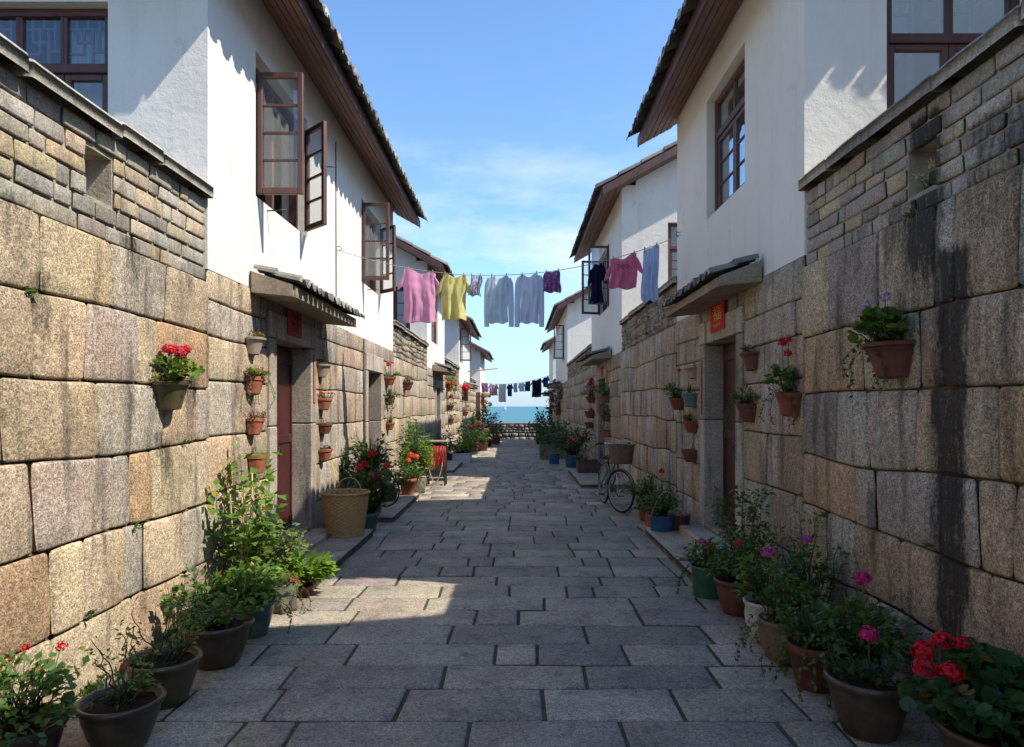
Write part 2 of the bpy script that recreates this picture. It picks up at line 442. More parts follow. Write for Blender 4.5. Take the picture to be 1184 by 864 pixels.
MT['faded_paper'] = m_plain('faded_paper', (.42, .05, .045), .85, .25, 24, .1, 30, .2, dirt=(22, .8, (.13, .035, .035)))
MT['faded_strip'] = m_plain('faded_strip', (.36, .15, .11), .85, .25, 24, .1, 30, .2, dirt=(18, .8, (.33, .27, .21)))
MT['dark_terracotta'] = m_plain('dark_terracotta', (.2, .058, .03), .7, .25, 12, .25, 50, .25, dirt=(9, .35, (.2, .14, .1)))
MT['gold'] = m_plain('gold_ink', (.62, .36, .06), .5, .15, 20)
MT['dark_ink'] = m_plain('dark_ink', (.07, .01, .012), .8, .15, 20)
MT['curtain'] = m_plain('curtain', (.62, .64, .64), .9, .1, 6)
MT['dim'] = m_plain('interior_floor', (.07, .05, .04), .9, .2, 6)
# palettes (linear albedo)
TAN, GREY, PINK, ORNG, LGRY, MAUV, SAND = (.4, .305, .2), (.335, .285, .225), (.35, .263, .192), (.415, .28, .16), (.395, .34, .27), (.27, .213, .17), (.425, .33, .222)
PAL_G = [TAN, TAN, SAND, GREY, PINK, ORNG, LGRY, MAUV, SAND, TAN]
PAL_H = [SAND, LGRY, GREY, TAN, LGRY, PINK]
PAL_B = [(.4, .325, .22), (.32, .285, .23), (.39, .335, .25), (.27, .24, .2), (.42, .325, .2), (.36, .325, .27), (.34, .29, .225)]
PAL_P = [(.33, .28, .222), (.365, .315, .245), (.285, .247, .2), (.39, .335, .258), (.325, .275, .212)]
PAL_R = [(.30, .25, .18), (.22, .19, .15), (.36, .30, .22), (.18, .155, .125), (.33, .26, .17)]
PAL_T = [(.13, .125, .115), (.175, .168, .15), (.21, .2, .175), (.1, .097, .092), (.28, .26, .22)]
# ------------------------------------------------------------------ architecture
def wallP(s, W): return lambda u, v, d: (s * (W - d), u, v)
def frontP(s, y): return lambda u, v, d: (s * u, y - d, v)
def tiles(mb, pt, A, rf, lod=0, sp=.25, k0=.17, rad=.102, seed=0, a0=.1, rs=-.14, drip=.5):
    rng = random.Random(seed); n = int((A - a0) / sp) + 1
    for i in range(n):
        a = a0 + i * sp
        r1 = rf(a)
        if r1 < .1: continue
        ln = .24 if lod == 0 else (.5 if lod == 1 else r1 + .1)
        # cover tiles (convex)
        r = rs + rng.uniform(-.02, .02); first = True
        while r < r1 - .03:
            e = min(r + ln + .03, r1); da = rng.uniform(-.008, .008); dk = rng.uniform(-.004, .006)
            c = rng.choice(PAL_T); q = rng.uniform(.75, 1.2); c = (c[0] * q, c[1] * q, c[2] * q)
            vs = []
            K = 6 if lod < 2 else 4
            for rr, ra, lift in ((r, rad * 1.05, .02), (e, rad * .88, .0)):
                for k in range(K + 1):
                    an = PI * k / K
                    vs.append(pt(a + da + ra * math.cos(an), rr, k0 + .012 + lift + dk + ra * math.sin(an)))
            if lod < 2:
                for k in range(K + 1):
                    an = PI * k / K; ra = rad * .8
                    vs.append(pt(a + da + ra * math.cos(an), r, k0 + .012 + .02 + dk + ra * math.sin(an) * .95))
            M = K + 1; cols = [(*c, 0)] * len(vs)
            if first and lod < 2:
                w_ = rng.uniform(1.6, 3.0); cols = [(*c, 0)] * (2 * M) + [(min(.5, c[0] * w_), min(.48, c[1] * w_), min(.43, c[2] * w_), 0)] * M
            F = [[k, k + 1, M + k + 1, M + k] for k in range(K)]
            if lod < 2: F += [[k, 2 * M + k, 2 * M + k + 1, k + 1] for k in range(K)]
            if first:
                F.append([2 * M + k for k in range(M)] if lod < 2 else list(range(M)))
            mb.add(vs, F, cols, False)
            r += ln; first = False
        # pan tiles (concave)
        ac = a + sp / 2
        r1 = rf(ac)
        if r1 < .1 or ac > A - .02: continue
        r = rs - .03 + rng.uniform(-.015, .015); first = True
        while r < r1 - .03:
            e = min(r + ln + .05, r1); dk = rng.uniform(-.003, .004)
            c = rng.choice(PAL_T); q = rng.uniform(.7, 1.1); c = (c[0] * q, c[1] * q, c[2] * q)
            vs = []; hw = sp * .43
            for rr, lift in ((r, .022), (e, .004)):
                for k in range(5):
                    x = -hw + hw * k / 2
                    vs.append(pt(ac + x, rr, k0 + lift + dk + .045 * (x / hw) ** 2))
            b = len(vs)
            for k in range(5):
                x = -hw + hw * k / 2
                vs.append(pt(ac + x, r, k0 + .022 + dk + .045 * (x / hw) ** 2 - .016))
            F = [[k, k + 1, 6 + k, 5 + k] for k in range(4)] + [[k, b + k, b + k + 1, k + 1] for k in range(4)]
            if first and lod < 2:   # drip lip
                q0 = len(vs)
                for x, k in ((-hw * .8, .03), (-hw * .55, .02 - .04 * drip), (0, .02 - .07 * drip), (hw * .55, .02 - .04 * drip), (hw * .8, .03)):
                    vs.append(pt(ac + x, r - .004, k0 + k))
                F.append([q0, q0 + 1, q0 + 2, q0 + 3, q0 + 4])
            mb.add(vs, F, c, False)
            r += ln; first = False
def roof(h, s, W, D, y0, y1, zt, o, m, hip, p0, p1, lod, seed, TH=.14):
    R = D / 2 + o; A = (y1 + p1) - (y0 - p0); ze = zt - m * o
    ya = y0 - p0
    def P1(a, r, k): return (s * (W - o + r), ya + a, ze + m * r + k)
    def P2(a, r, k): return (s * (W + D + o - r), ya + a, ze + m * r + k)
    def P3(a, r, k): return (s * (W - o + a), ya + r, ze + m * r + k)
    rf1 = (lambda a: min(R, a)) if hip else (lambda a: R)
    rf3 = lambda a: min(a, 2 * R - a)
    bd = MB()
    def slab(P, poly, sides):
        n = len(poly)
        vs = [P(a, r, 0) for a, r in poly] + [P(a, r, TH) for a, r in poly]
        F = [list(range(n))[::-1], list(range(n, 2 * n))] + [[i, (i + 1) % n, n + (i + 1) % n, n + i] for i in sides]
        bd.add(vs, F)
    poly = [(0, 0), (A, 0), (A, R), (R if hip else 0, R)]
    sides = [0, 1] if hip else [0, 1, 3]
    slab(P1, poly, sides); slab(P2, poly, sides)
    if hip: slab(P3, [(0, 0), (2 * R, 0), (R, R)], [0])
    nb = 5 if lod == 0 else 3
    for P, a1 in ((P1, A),) + (((P3, 2 * R),) if hip else ()):
        for k in range(nb):
            ra, rb = o * k / nb + .006, o * (k + 1) / nb - .004
            s0 = rb if hip else .02
            e0 = a1 - (rb if P is P3 else .02)
            cbox(bd, s0, e0, ra, rb, -.026, -.003, P, .004)
    bd.build('roof_boards', MT['soffit'], h)
    fs = MB()
    cbox(fs, 0, A, -.028, -.002, -.035, .13, P1, .006)
    if hip: cbox(fs, .003, 2 * R, -.028, -.002, -.035, .129, P3, .006)
    else:
        for P in (P1, P2): cbox(fs, -.03, -.003, 0, R - .002, -.04, .15, P, .006)
    fs.build('fascia', MT['red_wood'], h)
    tl = MB()
    tiles(tl, P1, A, rf1, lod, seed=seed)
    if hip: tiles(tl, P3, 2 * R, rf3, lod, seed=seed + 1)
    tiles(tl, P2, A, rf1, 2, sp=.24, seed=seed + 2)
    for q in range(1 if hip else 0):
        for P in (P1, P2):
            tube(tl, [P(t * R, t * R, TH + .05) for t in (0, .25, .5, .75, 1)], .1, 8, PAL_T[1])
    tube(tl, [P1(R if hip else -.02, R, TH + .06), P1(A + .02, R, TH + .06)], .13, 10, PAL_T[0])
    tl.build('roof_tiles', MT['tile'], h)
def sash(win, P, uh, dh, du, dd, w, v0, v1, rows, glass='glass'):
    Q = lambda a, b, c: P(uh + du * a - dd * c, b, dh + dd * a + du * c)
    f = MB(); t = .05; fw = .055
    cbox(f, 0, fw, v0, v1, -t / 2, t / 2, Q, .006); cbox(f, w - fw, w, v0, v1, -t / 2, t / 2, Q, .006)
    cbox(f, fw, w - fw, v0, v0 + fw * 1.2, -t / 2, t / 2, Q, .006); cbox(f, fw, w - fw, v1 - fw, v1, -t / 2, t / 2, Q, .006)
    H = v1 - v0 - 2.2 * fw
    for k in range(1, rows):
        z = v0 + 1.2 * fw + H * k / rows
        cbox(f, fw, w - fw, z - .012, z + .012, -t / 2 + .008, t / 2 - .008, Q, .004)
    o = f.build('sash', MT['red_wood'], win)
    g = MB(); cbox(g, fw - .004, w - fw + .004, v0 + fw, v1 - fw + .004, -.003, .003, Q, .0005)
    g.build('pane', MT[glass], win)
def window(h, P, u0, u1, v0, v1, trans=None, rows=3, cols=2, opened=(), rec=.14, lattice=True, glass='glass_blue', curtain=True, fixed=True):
    f = MB(); w = .065; a, b = -rec - .09, -rec
    cbox(f, u0, u0 + w, v0, v1, a, b, P); cbox(f, u1 - w, u1, v0, v1, a, b, P)
    cbox(f, u0 + w, u1 - w, v0, v0 + w, a, b, P); cbox(f, u0 + w, u1 - w, v1 - w, v1, a, b, P)
    top = v1 - w
    if trans:
        cbox(f, u0 + w, u1 - w, trans - .04, trans + .04, a, b, P); top = trans - .04
    win = f.build('window', MT['red_wood'], h)
    if trans:
        g = MB(); lt = MB()
        n = cols
        for k in range(n):
            x0 = u0 + w + (u1 - u0 - 2 * w) * k / n; x1 = u0 + w + (u1 - u0 - 2 * w) * (k + 1) / n
            cbox(lt, x0, x0 + .03, trans + .04, v1 - w, a + .012, b - .012, P, .004); cbox(lt, x1 - .03, x1, trans + .04, v1 - w, a + .013, b - .013, P, .004)
            cbox(g, x0 + .03, x1 - .03, trans + .04, v1 - w, a + .05, a + .056, P, .001)
            if lattice:
                y0, y1 = trans + .04, v1 - w; X0, X1 = x0 + .03, x1 - .03; q = .011
                def hb(s0, s1, t): cbox(lt, X0 + (X1 - X0) * s0, X0 + (X1 - X0) * s1, y0 + (y1 - y0) * t - q, y0 + (y1 - y0) * t + q, a + .03, a + .047, P, .002)
                def vb(s_, t0, t1): cbox(lt, X0 + (X1 - X0) * s_ - q, X0 + (X1 - X0) * s_ + q, y0 + (y1 - y0) * t0, y0 + (y1 - y0) * t1, a + .0305, a + .0465, P, .002)
                hb(.0, .35, .3); hb(.35, .8, .5); hb(.2, 1, .78); hb(.6, 1, .25)
                vb(.2, .3, 1); vb(.38, 0, .78); vb(.62, .25, .78); vb(.8, .5, 1); vb(.5, .78, 1)
        g.build('pane', MT[glass], win); lt.build('lattice', MT['red_wood'], win)
    if fixed:
        n = cols
        for k in range(n):
            x0 = u0 + w + (u1 - u0 - 2 * w) * k / n + .003; x1 = u0 + w + (u1 - u0 - 2 * w) * (k + 1) / n - .003
            sash(win, P, x0, -rec - .045, 1, 0, x1 - x0, v0 + w + .003, top - .003, rows, glass)
    else:
        fm = MB(); um = (u0 + u1) / 2
        cbox(fm, um - .03, um + .03, v0 + w, top, a, b - .005, P)
        for t in (.32, .68): cbox(fm, u0 + (u1 - u0) * t - .012, u0 + (u1 - u0) * t + .012, v0 + w, v0 + w + .5, a - .06, a - .035, P, .004)
        fm.build('mullion', MT['red_wood'], win)
    for sp in opened: sash(win, P, *sp, glass='glass')
    if curtain:
        c = MB(); vs = []; n = 40
        lo, hi = u0 + w, u0 + w + (u1 - u0) * .3
        for j in (0, 1):
            for i in range(n + 1):
                t = i / n
                vs.append(P(lo + (hi - lo) * t, v0 + .02 if j == 0 else v1 - .05, -rec - .26 + .025 * math.sin(t * 26) * (1.2 - .5 * j)))
        for j in (0, 1):
            for i in range(n + 1):
                t = i / n
                vs.append(P(lo + (hi - lo) * t, v0 + .02 if j == 0 else v1 - .05, -rec - .268 + .025 * math.sin(t * 26) * (1.2 - .5 * j)))
        M = n + 1
        F = [[i, i + 1, M + i + 1, M + i] for i in range(n)] + [[2 * M + i, 3 * M + i, 3 * M + i + 1, 2 * M + i + 1] for i in range(n)]
        c.add(vs, F, smooth=True); c.build('curtain', MT['curtain'], win)
    return win
def door(h, P, ua, ub, zthr, ztop, seed, jw=.2, lh=.28, step=True, zbase=0.0):
    rng = random.Random(seed); sd = MB()
    def blk(a, b, c, d, e, f, col): 
        q = rng.uniform(.92, 1.08); cbox(sd, a, b, c, d, e, f, P, .012, (col[0] * q, col[1] * q, col[2] * q, 0))
    mid = zthr + (ztop - zthr) * .58
    for a, b in ((ua - jw, ua), (ub, ub + jw)):
        blk(a, b, zbase, mid - .004, -.32, .04, LGRY); blk(a, b, mid + .004, ztop, -.32, .037, GREY)
    blk(ua - jw, ub + jw, ztop + .006, ztop + lh, -.32, .045, LGRY)
    blk(ua + .003, ub - .003, zbase, zthr, -.32, .03, GREY)
    sd.build('door_surround', MT['granite_dressed'], h)
    if step:
        st = MB(); cbox(st, ua - .06, ub + .06, zbase, zthr - .03, .05, .33, P, .02, (*LGRY, 0)); st.build('doorstep', MT['granite_dressed'], h)
    d = MB(); um = (ua + ub) / 2
    for a, b in ((ua + .003, um - .003), (um + .003, ub - .003)):
        cbox(d, a, b, zthr + .01, ztop - .004, -.26, -.21, P, .006)
        for z in (zthr + .12, (zthr + ztop) / 2, ztop - .16): cbox(d, a + .03, b - .03, z - .05, z + .05, -.212, -.19, P, .006)
        for x in (a + .03, b - .07): cbox(d, x, x + .04, zthr + .17, ztop - .21, -.212, -.193, P, .006)
    dp = d.build('door', MT['door_wood'], h)
    for x in (um - .08, um + .08):
        hd = MB(); zc = zthr + 1.0
        tube(hd, [(x + .04 * math.cos(t), zc - .04 + .04 * math.sin(t), -.178) for t in [2 * PI * k / 14 for k in range(14)]], .006, 6, closed=True, P=P)
        cbox(hd, x - .02, x + .02, zc - .02, zc + .02, -.19, -.176, P, .005)
        hd.build('handle', MT['iron'], dp)
def canopy(h, P, ua, ub, vwt, vot, vwb, vob, dep, lod, seed):
    c = MB()
    n = 8
    vs = [P(u, v, d) for u in (ua + .04, ub - .04) for d, v in ((.03, vwb), (dep, vob), (dep, vot), (.03, vwt))]
    c.add(vs, [[0, 1, 2, 3], [7, 6, 5, 4], [0, 4, 5, 1], [1, 5, 6, 2], [2, 6, 7, 3], [3, 7, 4, 0]])
    for a, b in ((ua, ua + .038), (ub - .038, ub)):
        q = .012
        vs = [P(u, v, d) for u in (a, b) for d, v in ((.03, vwb - q), (dep + .01, vob - q), (dep + .01, vot + q), (.03, vwt + q))]
        c.add(vs, [[0, 1, 2, 3], [7, 6, 5, 4], [0, 4, 5, 1], [1, 5, 6, 2], [2, 6, 7, 3], [3, 7, 4, 0]])
    cbox(c, ua + .0385, ub - .0385, vob - .02, vot + .004, dep + .002, dep + .032, P, .005)
    for k in range(5):
        t0, t1 = k / 5, (k + 1) / 5 - .02
        d0, d1 = .035 + (dep - .04) * t0, .035 + (dep - .04) * t1
        v0 = vwb + (vob - vwb) * (t0 + t1) / 2
        cbox(c, ua + .05, ub - .05, v0 - .016, v0 - .0, d0, d1, P, .003)
    cn = c.build('door_canopy', MT['grey_wood'], h)
    sl = (vwt - vot) / dep
    pt = lambda a, r, k: P(ua + a, vot + sl * r + k, dep + .05 - r)
    t = MB(); tiles(t, pt, ub - ua, lambda a: dep, lod, sp=.17, k0=.02, rad=.06, seed=seed, a0=.06, rs=-.05, drip=.25)
    t.build('canopy_tiles', MT['tile'], cn)
def streaks(lst):
    def f(u, v):
        s = 0
        s = .45 * max(0, 1 - v / .3) * (.6 + .8 * mn.noise(Vector((u * 2, v * 3, 9))))
        for y, hw, z1, z0, k in lst:
            if z0 - .1 < v < z1 + .1:
                w = hw * (1 + .35 * mn.noise(Vector((v * 3, y, 0))))
                x = abs(u - y - .05 * mn.noise(Vector((v * 2, y, 5)))) / w
                if x < 1:
                    f_ = min(1, (v - z0 + .1) / .5)
                    s = max(s, k * min(1, (1 - x) * 2.6) * f_)
        return s
    return f
LEV_L = [0, .42, .9, 1.4, 1.85, 2.33, 2.75]
LEV_R = [0, .4, .88, 1.3, 1.78, 2.25, 2.85]
def zbase(y): return gz(y) - .02
def house(s, W, D, y0, y1, zb, zt, label, hip=False, p0=.5, p1=.35, o=.5, m=.55, lod=0, seed=1, alley_win=(), front_win=(), dr=(), can=(), wr=(.4, .8), stain=None, levels=None):
    h = thing('house', label, 'house', (s * (W + D / 2), (y0 + y1) / 2, min(0, gz(y1))), 'white plastered houses along the alley')
    P = wallP(s, W); PF = frontP(s, y0)
    stain = stain or streaks([])
    g0 = min(0, gz(y1)) - .05
    sh = [(d[0] - .2, d[1] + .2, g0 - 1, d[3] + .28) for d in dr]
    lv = list(levels or [0, .45, .95, 1.45, 1.92, 2.3, 2.6, zb]); lv[-1] = zb; lv[0] = g0
    st = MB()
    stone_wall(st, P, y0, y1, lv, seed, wr, PAL_H, sh, r=.018 if lod else .02, gap=.009, bulge=.006, amp=.012, tilt=.015, lo=lod, stain=stain, rad=.03, front=.012, offj=.008, jit=.1)
    st.build('granite_wall', MT['granite'], h)
    mo = MB(); panel(mo, P, y0 + .003, y1 - .003, g0, zb - .002, -.32, -.018, sh); mo.build('mortar', MT['mortar_dark'], h)
    pl = MB(); wh = [w['r'] for w in alley_win]
    panel(pl, P, y0, y1, zb, zt + .07, -.32, 0, wh)
    panel(pl, PF, W + .3205, W + D, g0, (zt - m * (o - p0) + .06 if hip else zt), -.3, 0, [w['r'] for w in front_win])
    panel(pl, frontP(s, y1), W + .3205, W + D, g0, zt + m * .3 if hip else zt, 0, .3)
    panel(pl, wallP(s, W + D), y0 + .301, y1 - .301, g0, zt, 0, .3)
    tri = [(W + .02, zt), (W + D - .02, zt), (W + D / 2, zt + m * (D / 2 - .02))]
    for yy in (([] if hip else [y0]) + [y1 - .25]):
        # gable end (for a hipped roof only the far end has one)
        x0 = W + .321
        pts = [(x0, zt + (m * .3 if hip else 0) ), (W + D, zt + (m * .3 if hip else 0)), (W + D, zt + .01), (W + D / 2, zt + m * D / 2), (x0, zt + m * .321)]
        pts = [(x0, zt), (W + D - .01, zt), (W + D / 2, zt + m * D / 2 - .004), (x0, zt + m * .321 - .004)]
        if hip: pts = [(x0, zt + m * .3), (W + D - .3, zt + m * .3), (W + D / 2, zt + m * D / 2 - .004)]
        n = len(pts)
        vs = [(s * a, yy, b) for a, b in pts] + [(s * a, yy + .25, b) for a, b in pts]
        pl.add(vs, [list(range(n)), list(range(n, 2 * n))[::-1]] + [[i, (i + 1) % n, n + (i + 1) % n, n + i] for i in range(n)])
    pl.build('plaster_wall', MT['plaster'], h)
    fl = MB(); cbox(fl, W + .34, W + D - .31, y0 + .31, y1 - .31, zb + .1, zb + .2, lambda a, b, c: (s * a, b, c), .004); fl.build('upper_floor', MT['dim'], h)
    for w in alley_win: window(h, P, *w['r'], **w.get('k', {}))
    for w in front_win: window(h, PF, *w['r'], **w.get('k', {}))
    for i, d in enumerate(dr): door(h, P, *d[:4], seed=seed * 3 + i, **(d[4] if len(d) > 4 else {}))
    for i, c in enumerate(can): canopy(h, P, *c, lod=lod, seed=seed * 5 + i)
    roof(h, s, W, D, y0, y1, zt, o, m, hip, p0, p1, lod, seed * 7)
    return h
def garden_wall(s, W, y0, y1, levels, top, label, seed, holes=(), kind='brick', lod=None, stain=None, lo=0):
    h = thing('garden_wall', label, 'wall', (s * (W + .15), (y0 + y1) / 2, min(0, gz(y1))), 'courtyard walls along the alley')
    P = wallP(s, W); stain = stain or streaks([]); zg = levels[-1]; lv = list(levels); lv[0] = min(0, gz(y1)) - .05
    st = MB()
    big = kind == 'brick'
    stone_wall(st, P, y0, y1, lv, seed, (.38, .84) if big else (.3, .7), PAL_G if big else PAL_H, (), r=.019 if big else .018, gap=.009, bulge=.009 if big else .005, amp=.03, tilt=.04,
               lo=lo, lod=lod, stain=stain, rad=.034, front=.02, offj=.012, rough=.008)
    st.build('granite_blocks', MT['granite'], h)
    mo = MB(); panel(mo, P, y0, y1, lv[0], zg - .002, -.32, -.016); mo.build('dark_mortar', MT['mortar_dark'], h)
    ct = top - .12; br = MB()
    if kind == 'brick':
        n = 6; L = [zg + (ct - zg) * k / n for k in range(n + 1)]
        stone_wall(br, P, y0, y1, L, seed + 50, (.2, .38), PAL_B, holes, r=.011, gap=.013, bulge=.004, amp=.01, tilt=.01, lo=1, lod=lod, stain=stain, rad=.018, front=-.014, offj=.007, rough=.006, jit=.14)
    else:
        n = 6; L = [zg + (ct - zg) * k / n for k in range(n + 1)]
        stone_wall(br, P, y0, y1, L, seed + 50, (.12, .36), PAL_R, holes, r=.03, gap=.014, bulge=.012, amp=.04, tilt=.06, lo=max(1, lo), stain=stain, rad=.06, front=-.008, offj=.018, rough=.01)
    br.build('brickwork' if big else 'rubble_stonework', MT['brick'], h)
    m2 = MB(); panel(m2, P, y0, y1, zg, ct, -.3, -.034, holes); m2.build('light_mortar', MT['mortar_light'], h)
    cp = MB(); u = y0; rng = random.Random(seed)
    while u < y1 - .05:
        e = min(y1, u + rng.uniform(.45, .85))
        if y1 - e < .25: e = y1
        q = rng.uniform(.85, 1.15); g = rng.uniform(-.012, .012); c = rng.choice([(.42, .385, .31), (.36, .33, .27), (.46, .42, .33)])
        one_stone(cp, lambda a, b, d: (s * (W - .06 + b), a, ct + .105 + d), u + .004, e - .004, lambda x: 0, lambda x: .42, 0, 0, (c[0] * q, c[1] * q, c[2] * q), .022, .006, 1 if lo == 0 else 2, g, None, .08, .01, .02)
        u = e
    cp.build('coping', MT['brick'], h)
    return h
# ------------------------------------------------------------------ plants and pots
def leaf(mb, p, d, n, L, w, kind, col):
    d = d.normalized(); s = d.cross(n)
    if s.length < 1e-4: s = d.orthogonal()
    s.normalize(); n = s.cross(d)
    if kind == 'oval':
        c = p + d * (L * .5) - n * (L * .06); t = p + d * L - n * (L * .12)
        l = p + d * (L * .45) + s * (w * .5) + n * (L * .05); r = p + d * (L * .45) - s * (w * .5) + n * (L * .05)
        mb.add([tuple(p), tuple(r), tuple(t), tuple(l), tuple(c)], [[0, 1, 2, 4], [0, 4, 2, 3]], col, True)
    elif kind == 'round':
        vs = [tuple(p + n * (-L * .1))]; K = 9
        for k in range(K):
            an = -PI + .35 + (2 * PI - .7) * k / (K - 1)
            rr = L * .5 * (1 + .1 * (k % 2))
            vs.append(tuple(p + d * (math.cos(an) * rr) + s * (math.sin(an) * rr) + n * (L * .06 * (k % 2) + L * .05)))
        mb.add(vs, [[0, k, k + 1] for k in range(1, K)], col, True)
    elif kind == 'blade':
        vs = []; q = p; dd = d.copy()
        for k in range(6):
            ww = w * .5 * (1 - (k / 5) ** 1.6) + .0008
            vs += [tuple(q + s * ww), tuple(q - s * ww)]
            dd = (dd + Vector((0, 0, -.17 * k * .5))).normalized(); q = q + dd * (L / 5)
        mb.add(vs, [[2 * k, 2 * k + 1, 2 * k + 3, 2 * k + 2] for k in range(5)], col, True)
def jit(rng, c, a=.25):
    q = rng.uniform(1 - a, 1 + a); y = rng.uniform(.85, 1.3)
    if rng.random() < .035: return (c[1] * 1.5, c[1] * 1.15, c[2] * .9, 0)
    return (c[0] * q * y, c[1] * q, c[2] * q * rng.uniform(.8, 1.2), 0)
G_MID, G_DARK, G_LITE, G_YEL, G_BLUE = (.07, .14, .028), (.042, .09, .024), (.105, .2, .036), (.17, .22, .04), (.055, .11, .042)
def rdir(rng, zmin=-1.0):
    z = rng.uniform(zmin, 1); a = rng.uniform(0, 2 * PI); r = math.sqrt(max(0, 1 - z * z))
    return Vector((r * math.cos(a), r * math.sin(a), z))
def foliage(kind, rng, R, H, n, L, col, ry=1.0):
    mb = MB(); V = Vector
    if kind in ('dome', 'geranium', 'mound', 'trail'):
        lk = 'round' if kind == 'geranium' else 'oval'
        cl = [(rdir(rng, -.1), rng.uniform(.65, 1.0)) for _ in range(max(7, n // 22))]
        for i in range(n):
            if rng.random() < .8:
                cd, cr = rng.choice(cl); q = cd * cr + rdir(rng) * rng.uniform(.08, .34)
            else: q = rdir(rng, -.15) * rng.uniform(.4, .95)
            p = V((q.x * R, q.y * R * ry, max(.01, H * (.3 + .7 * q.z))))
            out = V((q.x, q.y * ry, .25)).normalized()
            d = (out + rdir(rng) * .8).normalized(); nn = (V((0, 0, 1)) + out * .4 + rdir(rng) * .55).normalized()
            shade = 1.0 + .15 * rng.random()
            leaf(mb, p, d, nn, L * rng.uniform(.6, 1.2), L * rng.uniform(.45, .7), lk, jit(rng, [c * shade for c in col]))
            if i % 4 == 0:
                b = V((rng.uniform(-.25, .25) * R, rng.uniform(-.25, .25) * R * ry, 0))
                tube(mb, [b, (b + p) / 2 + V((0, 0, H * .12)), p], [.0035, .003, .0018], 4, (.07, .1, .03, 0))
        if kind == 'trail':
            for k in range(max(5, n // 30)):
                a = rng.uniform(0, 2 * PI); q = V((math.cos(a) * R * .8, abs(math.sin(a)) * R * ry * .8 if ry < 1 else math.sin(a) * R * .8, .03)); pts = [q]
                for j in range(rng.randint(5, 10)):
                    q = q + V((math.cos(a) * .011 * (3 - j * .5), math.sin(a) * .011 * (3 - j * .5), -.032)) + rdir(rng) * .012; pts.append(q)
                    for _ in range(2): leaf(mb, q, (rdir(rng) + V((0, 0, -.3))).normalized(), (V((math.cos(a), math.sin(a), .6)) + rdir(rng) * .5).normalized(), L * rng.uniform(.5, .9), L * .45, 'oval', jit(rng, col))
                tube(mb, pts, .002, 4, (.07, .1, .03, 0))
    elif kind == 'spiky':
        for i in range(n):
            a = rng.uniform(0, 2 * PI); e = rng.uniform(.35, 1.5)
            b = V((rng.uniform(-.3, .3) * R, rng.uniform(-.3, .3) * R * ry, rng.uniform(0, .5) * H))
            d = V((math.cos(a) * math.cos(e), math.sin(a) * math.cos(e), math.sin(e)))
            leaf(mb, b, d, (V((0, 0, 1)) - d * d.z + V((.01, 0, .01))).normalized(), L * rng.uniform(.6, 1.1), .022, 'blade', jit(rng, col))
    elif kind in ('tall', 'twig', 'climb'):
        ns = {'tall': max(4, n // 40), 'twig': 9, 'climb': max(6, n // 45)}[kind]; per = n // ns
        for k in range(ns):
            a = rng.uniform(0, 2 * PI); rr = R * .5 * math.sqrt(rng.random())
            q = V((math.cos(a) * rr, math.sin(a) * rr * ry, 0)); hh = H * rng.uniform(.55, 1.0); m = 9; pts = [q.copy()]
            dr = V((math.cos(a), math.sin(a) * ry, 0)) * (R * .75 / m)
            for j in range(m):
                q = q + V((0, 0, hh / m)) + dr * rng.uniform(.2, 1.3) + V((rng.uniform(-1, 1), rng.uniform(-1, 1) * ry, 0)) * (.018 if kind != 'twig' else .03)
                pts.append(q.copy())
            tube(mb, pts, [.0055 - .0004 * j for j in range(m + 1)], 5, (.09, .085, .035, 0) if kind != 'twig' else (.1, .075, .045, 0))
            for j in range(per):
                t = rng.uniform(.12 if kind != 'twig' else .45, 1.0) * m; i = min(m - 1, int(t)); f = t - i
                p = pts[i].lerp(pts[i + 1], f); o = rdir(rng, -.4); o.y *= max(.4, ry)
                p2 = p + o * rng.uniform(.02, .09 if kind != 'twig' else .05)
                leaf(mb, p2, (o + V((0, 0, -.2))).normalized(), (V((0, 0, 1)) + rdir(rng) * .6).normalized(), L * rng.uniform(.6, 1.2), L * rng.uniform(.5, .75), 'oval', jit(rng, col))
    return mb
def flower_head(rng, p, r, col, n=80):
    mb = MB(); p = Vector(p)
    for i in range(n):
        o = rdir(rng, -.55); c = p + o * r * rng.uniform(.62, 1.0); s = o.orthogonal().normalized(); t = o.cross(s)
        k0 = rng.uniform(0, 6); rr = r * rng.uniform(.2, .3); q = rng.uniform(.7, 1.25)
        vs = [tuple(c - o * rr * .3)]
        for k in range(6):
            an = k0 + k * PI / 3; w = rr * (1.0 if k % 2 == 0 else .72); vs.append(tuple(c + s * math.cos(an) * w + t * math.sin(an) * w + o * rng.uniform(-.1, .25) * rr))
        mb.add(vs, [[0, 1 + k, 1 + (k + 1) % 6] for k in range(6)], (col[0] * q, col[1] * q, col[2] * q, 0), True)
    return mb
RED, MAG, PNK, LIL, COR, ORA, ROSE = (.62, .012, .022), (.6, .03, .22), (.68, .16, .27), (.55, .42, .66), (.7, .13, .08), (.7, .22, .03), (.62, .05, .09)
POTS = {
    'bowl': [(.60, 0), (.64, .03), (.80, .35), (.93, .68), (.95, .84), (1.04, .88), (1.08, .94), (1.04, 1.0), (.94, .99), (.90, .90), (.84, .86)],
    'classic': [(.66, 0), (.68, .02), (.90, .78), (1.0, .80), (1.02, .99), (.98, 1.0), (.90, .99), (.88, .90)],
    'tub': [(.86, 0), (.88, .02), (.97, .9), (1.02, .93), (1.02, .99), (.98, 1.0), (.94, .98), (.93, .88)],
    'jar': [(.62, 0), (.70, .06), (.92, .4), (.97, .62), (.93, .82), (1.0, .9), (1.04, .96), (.99, 1.0), (.9, .98), (.86, .88)],
    'rough': [(.74, 0), (.82, .06), (.88, .35), (.92, .7), (.97, .95), (.95, 1.0), (.86, 1.0), (.82, .92)]}
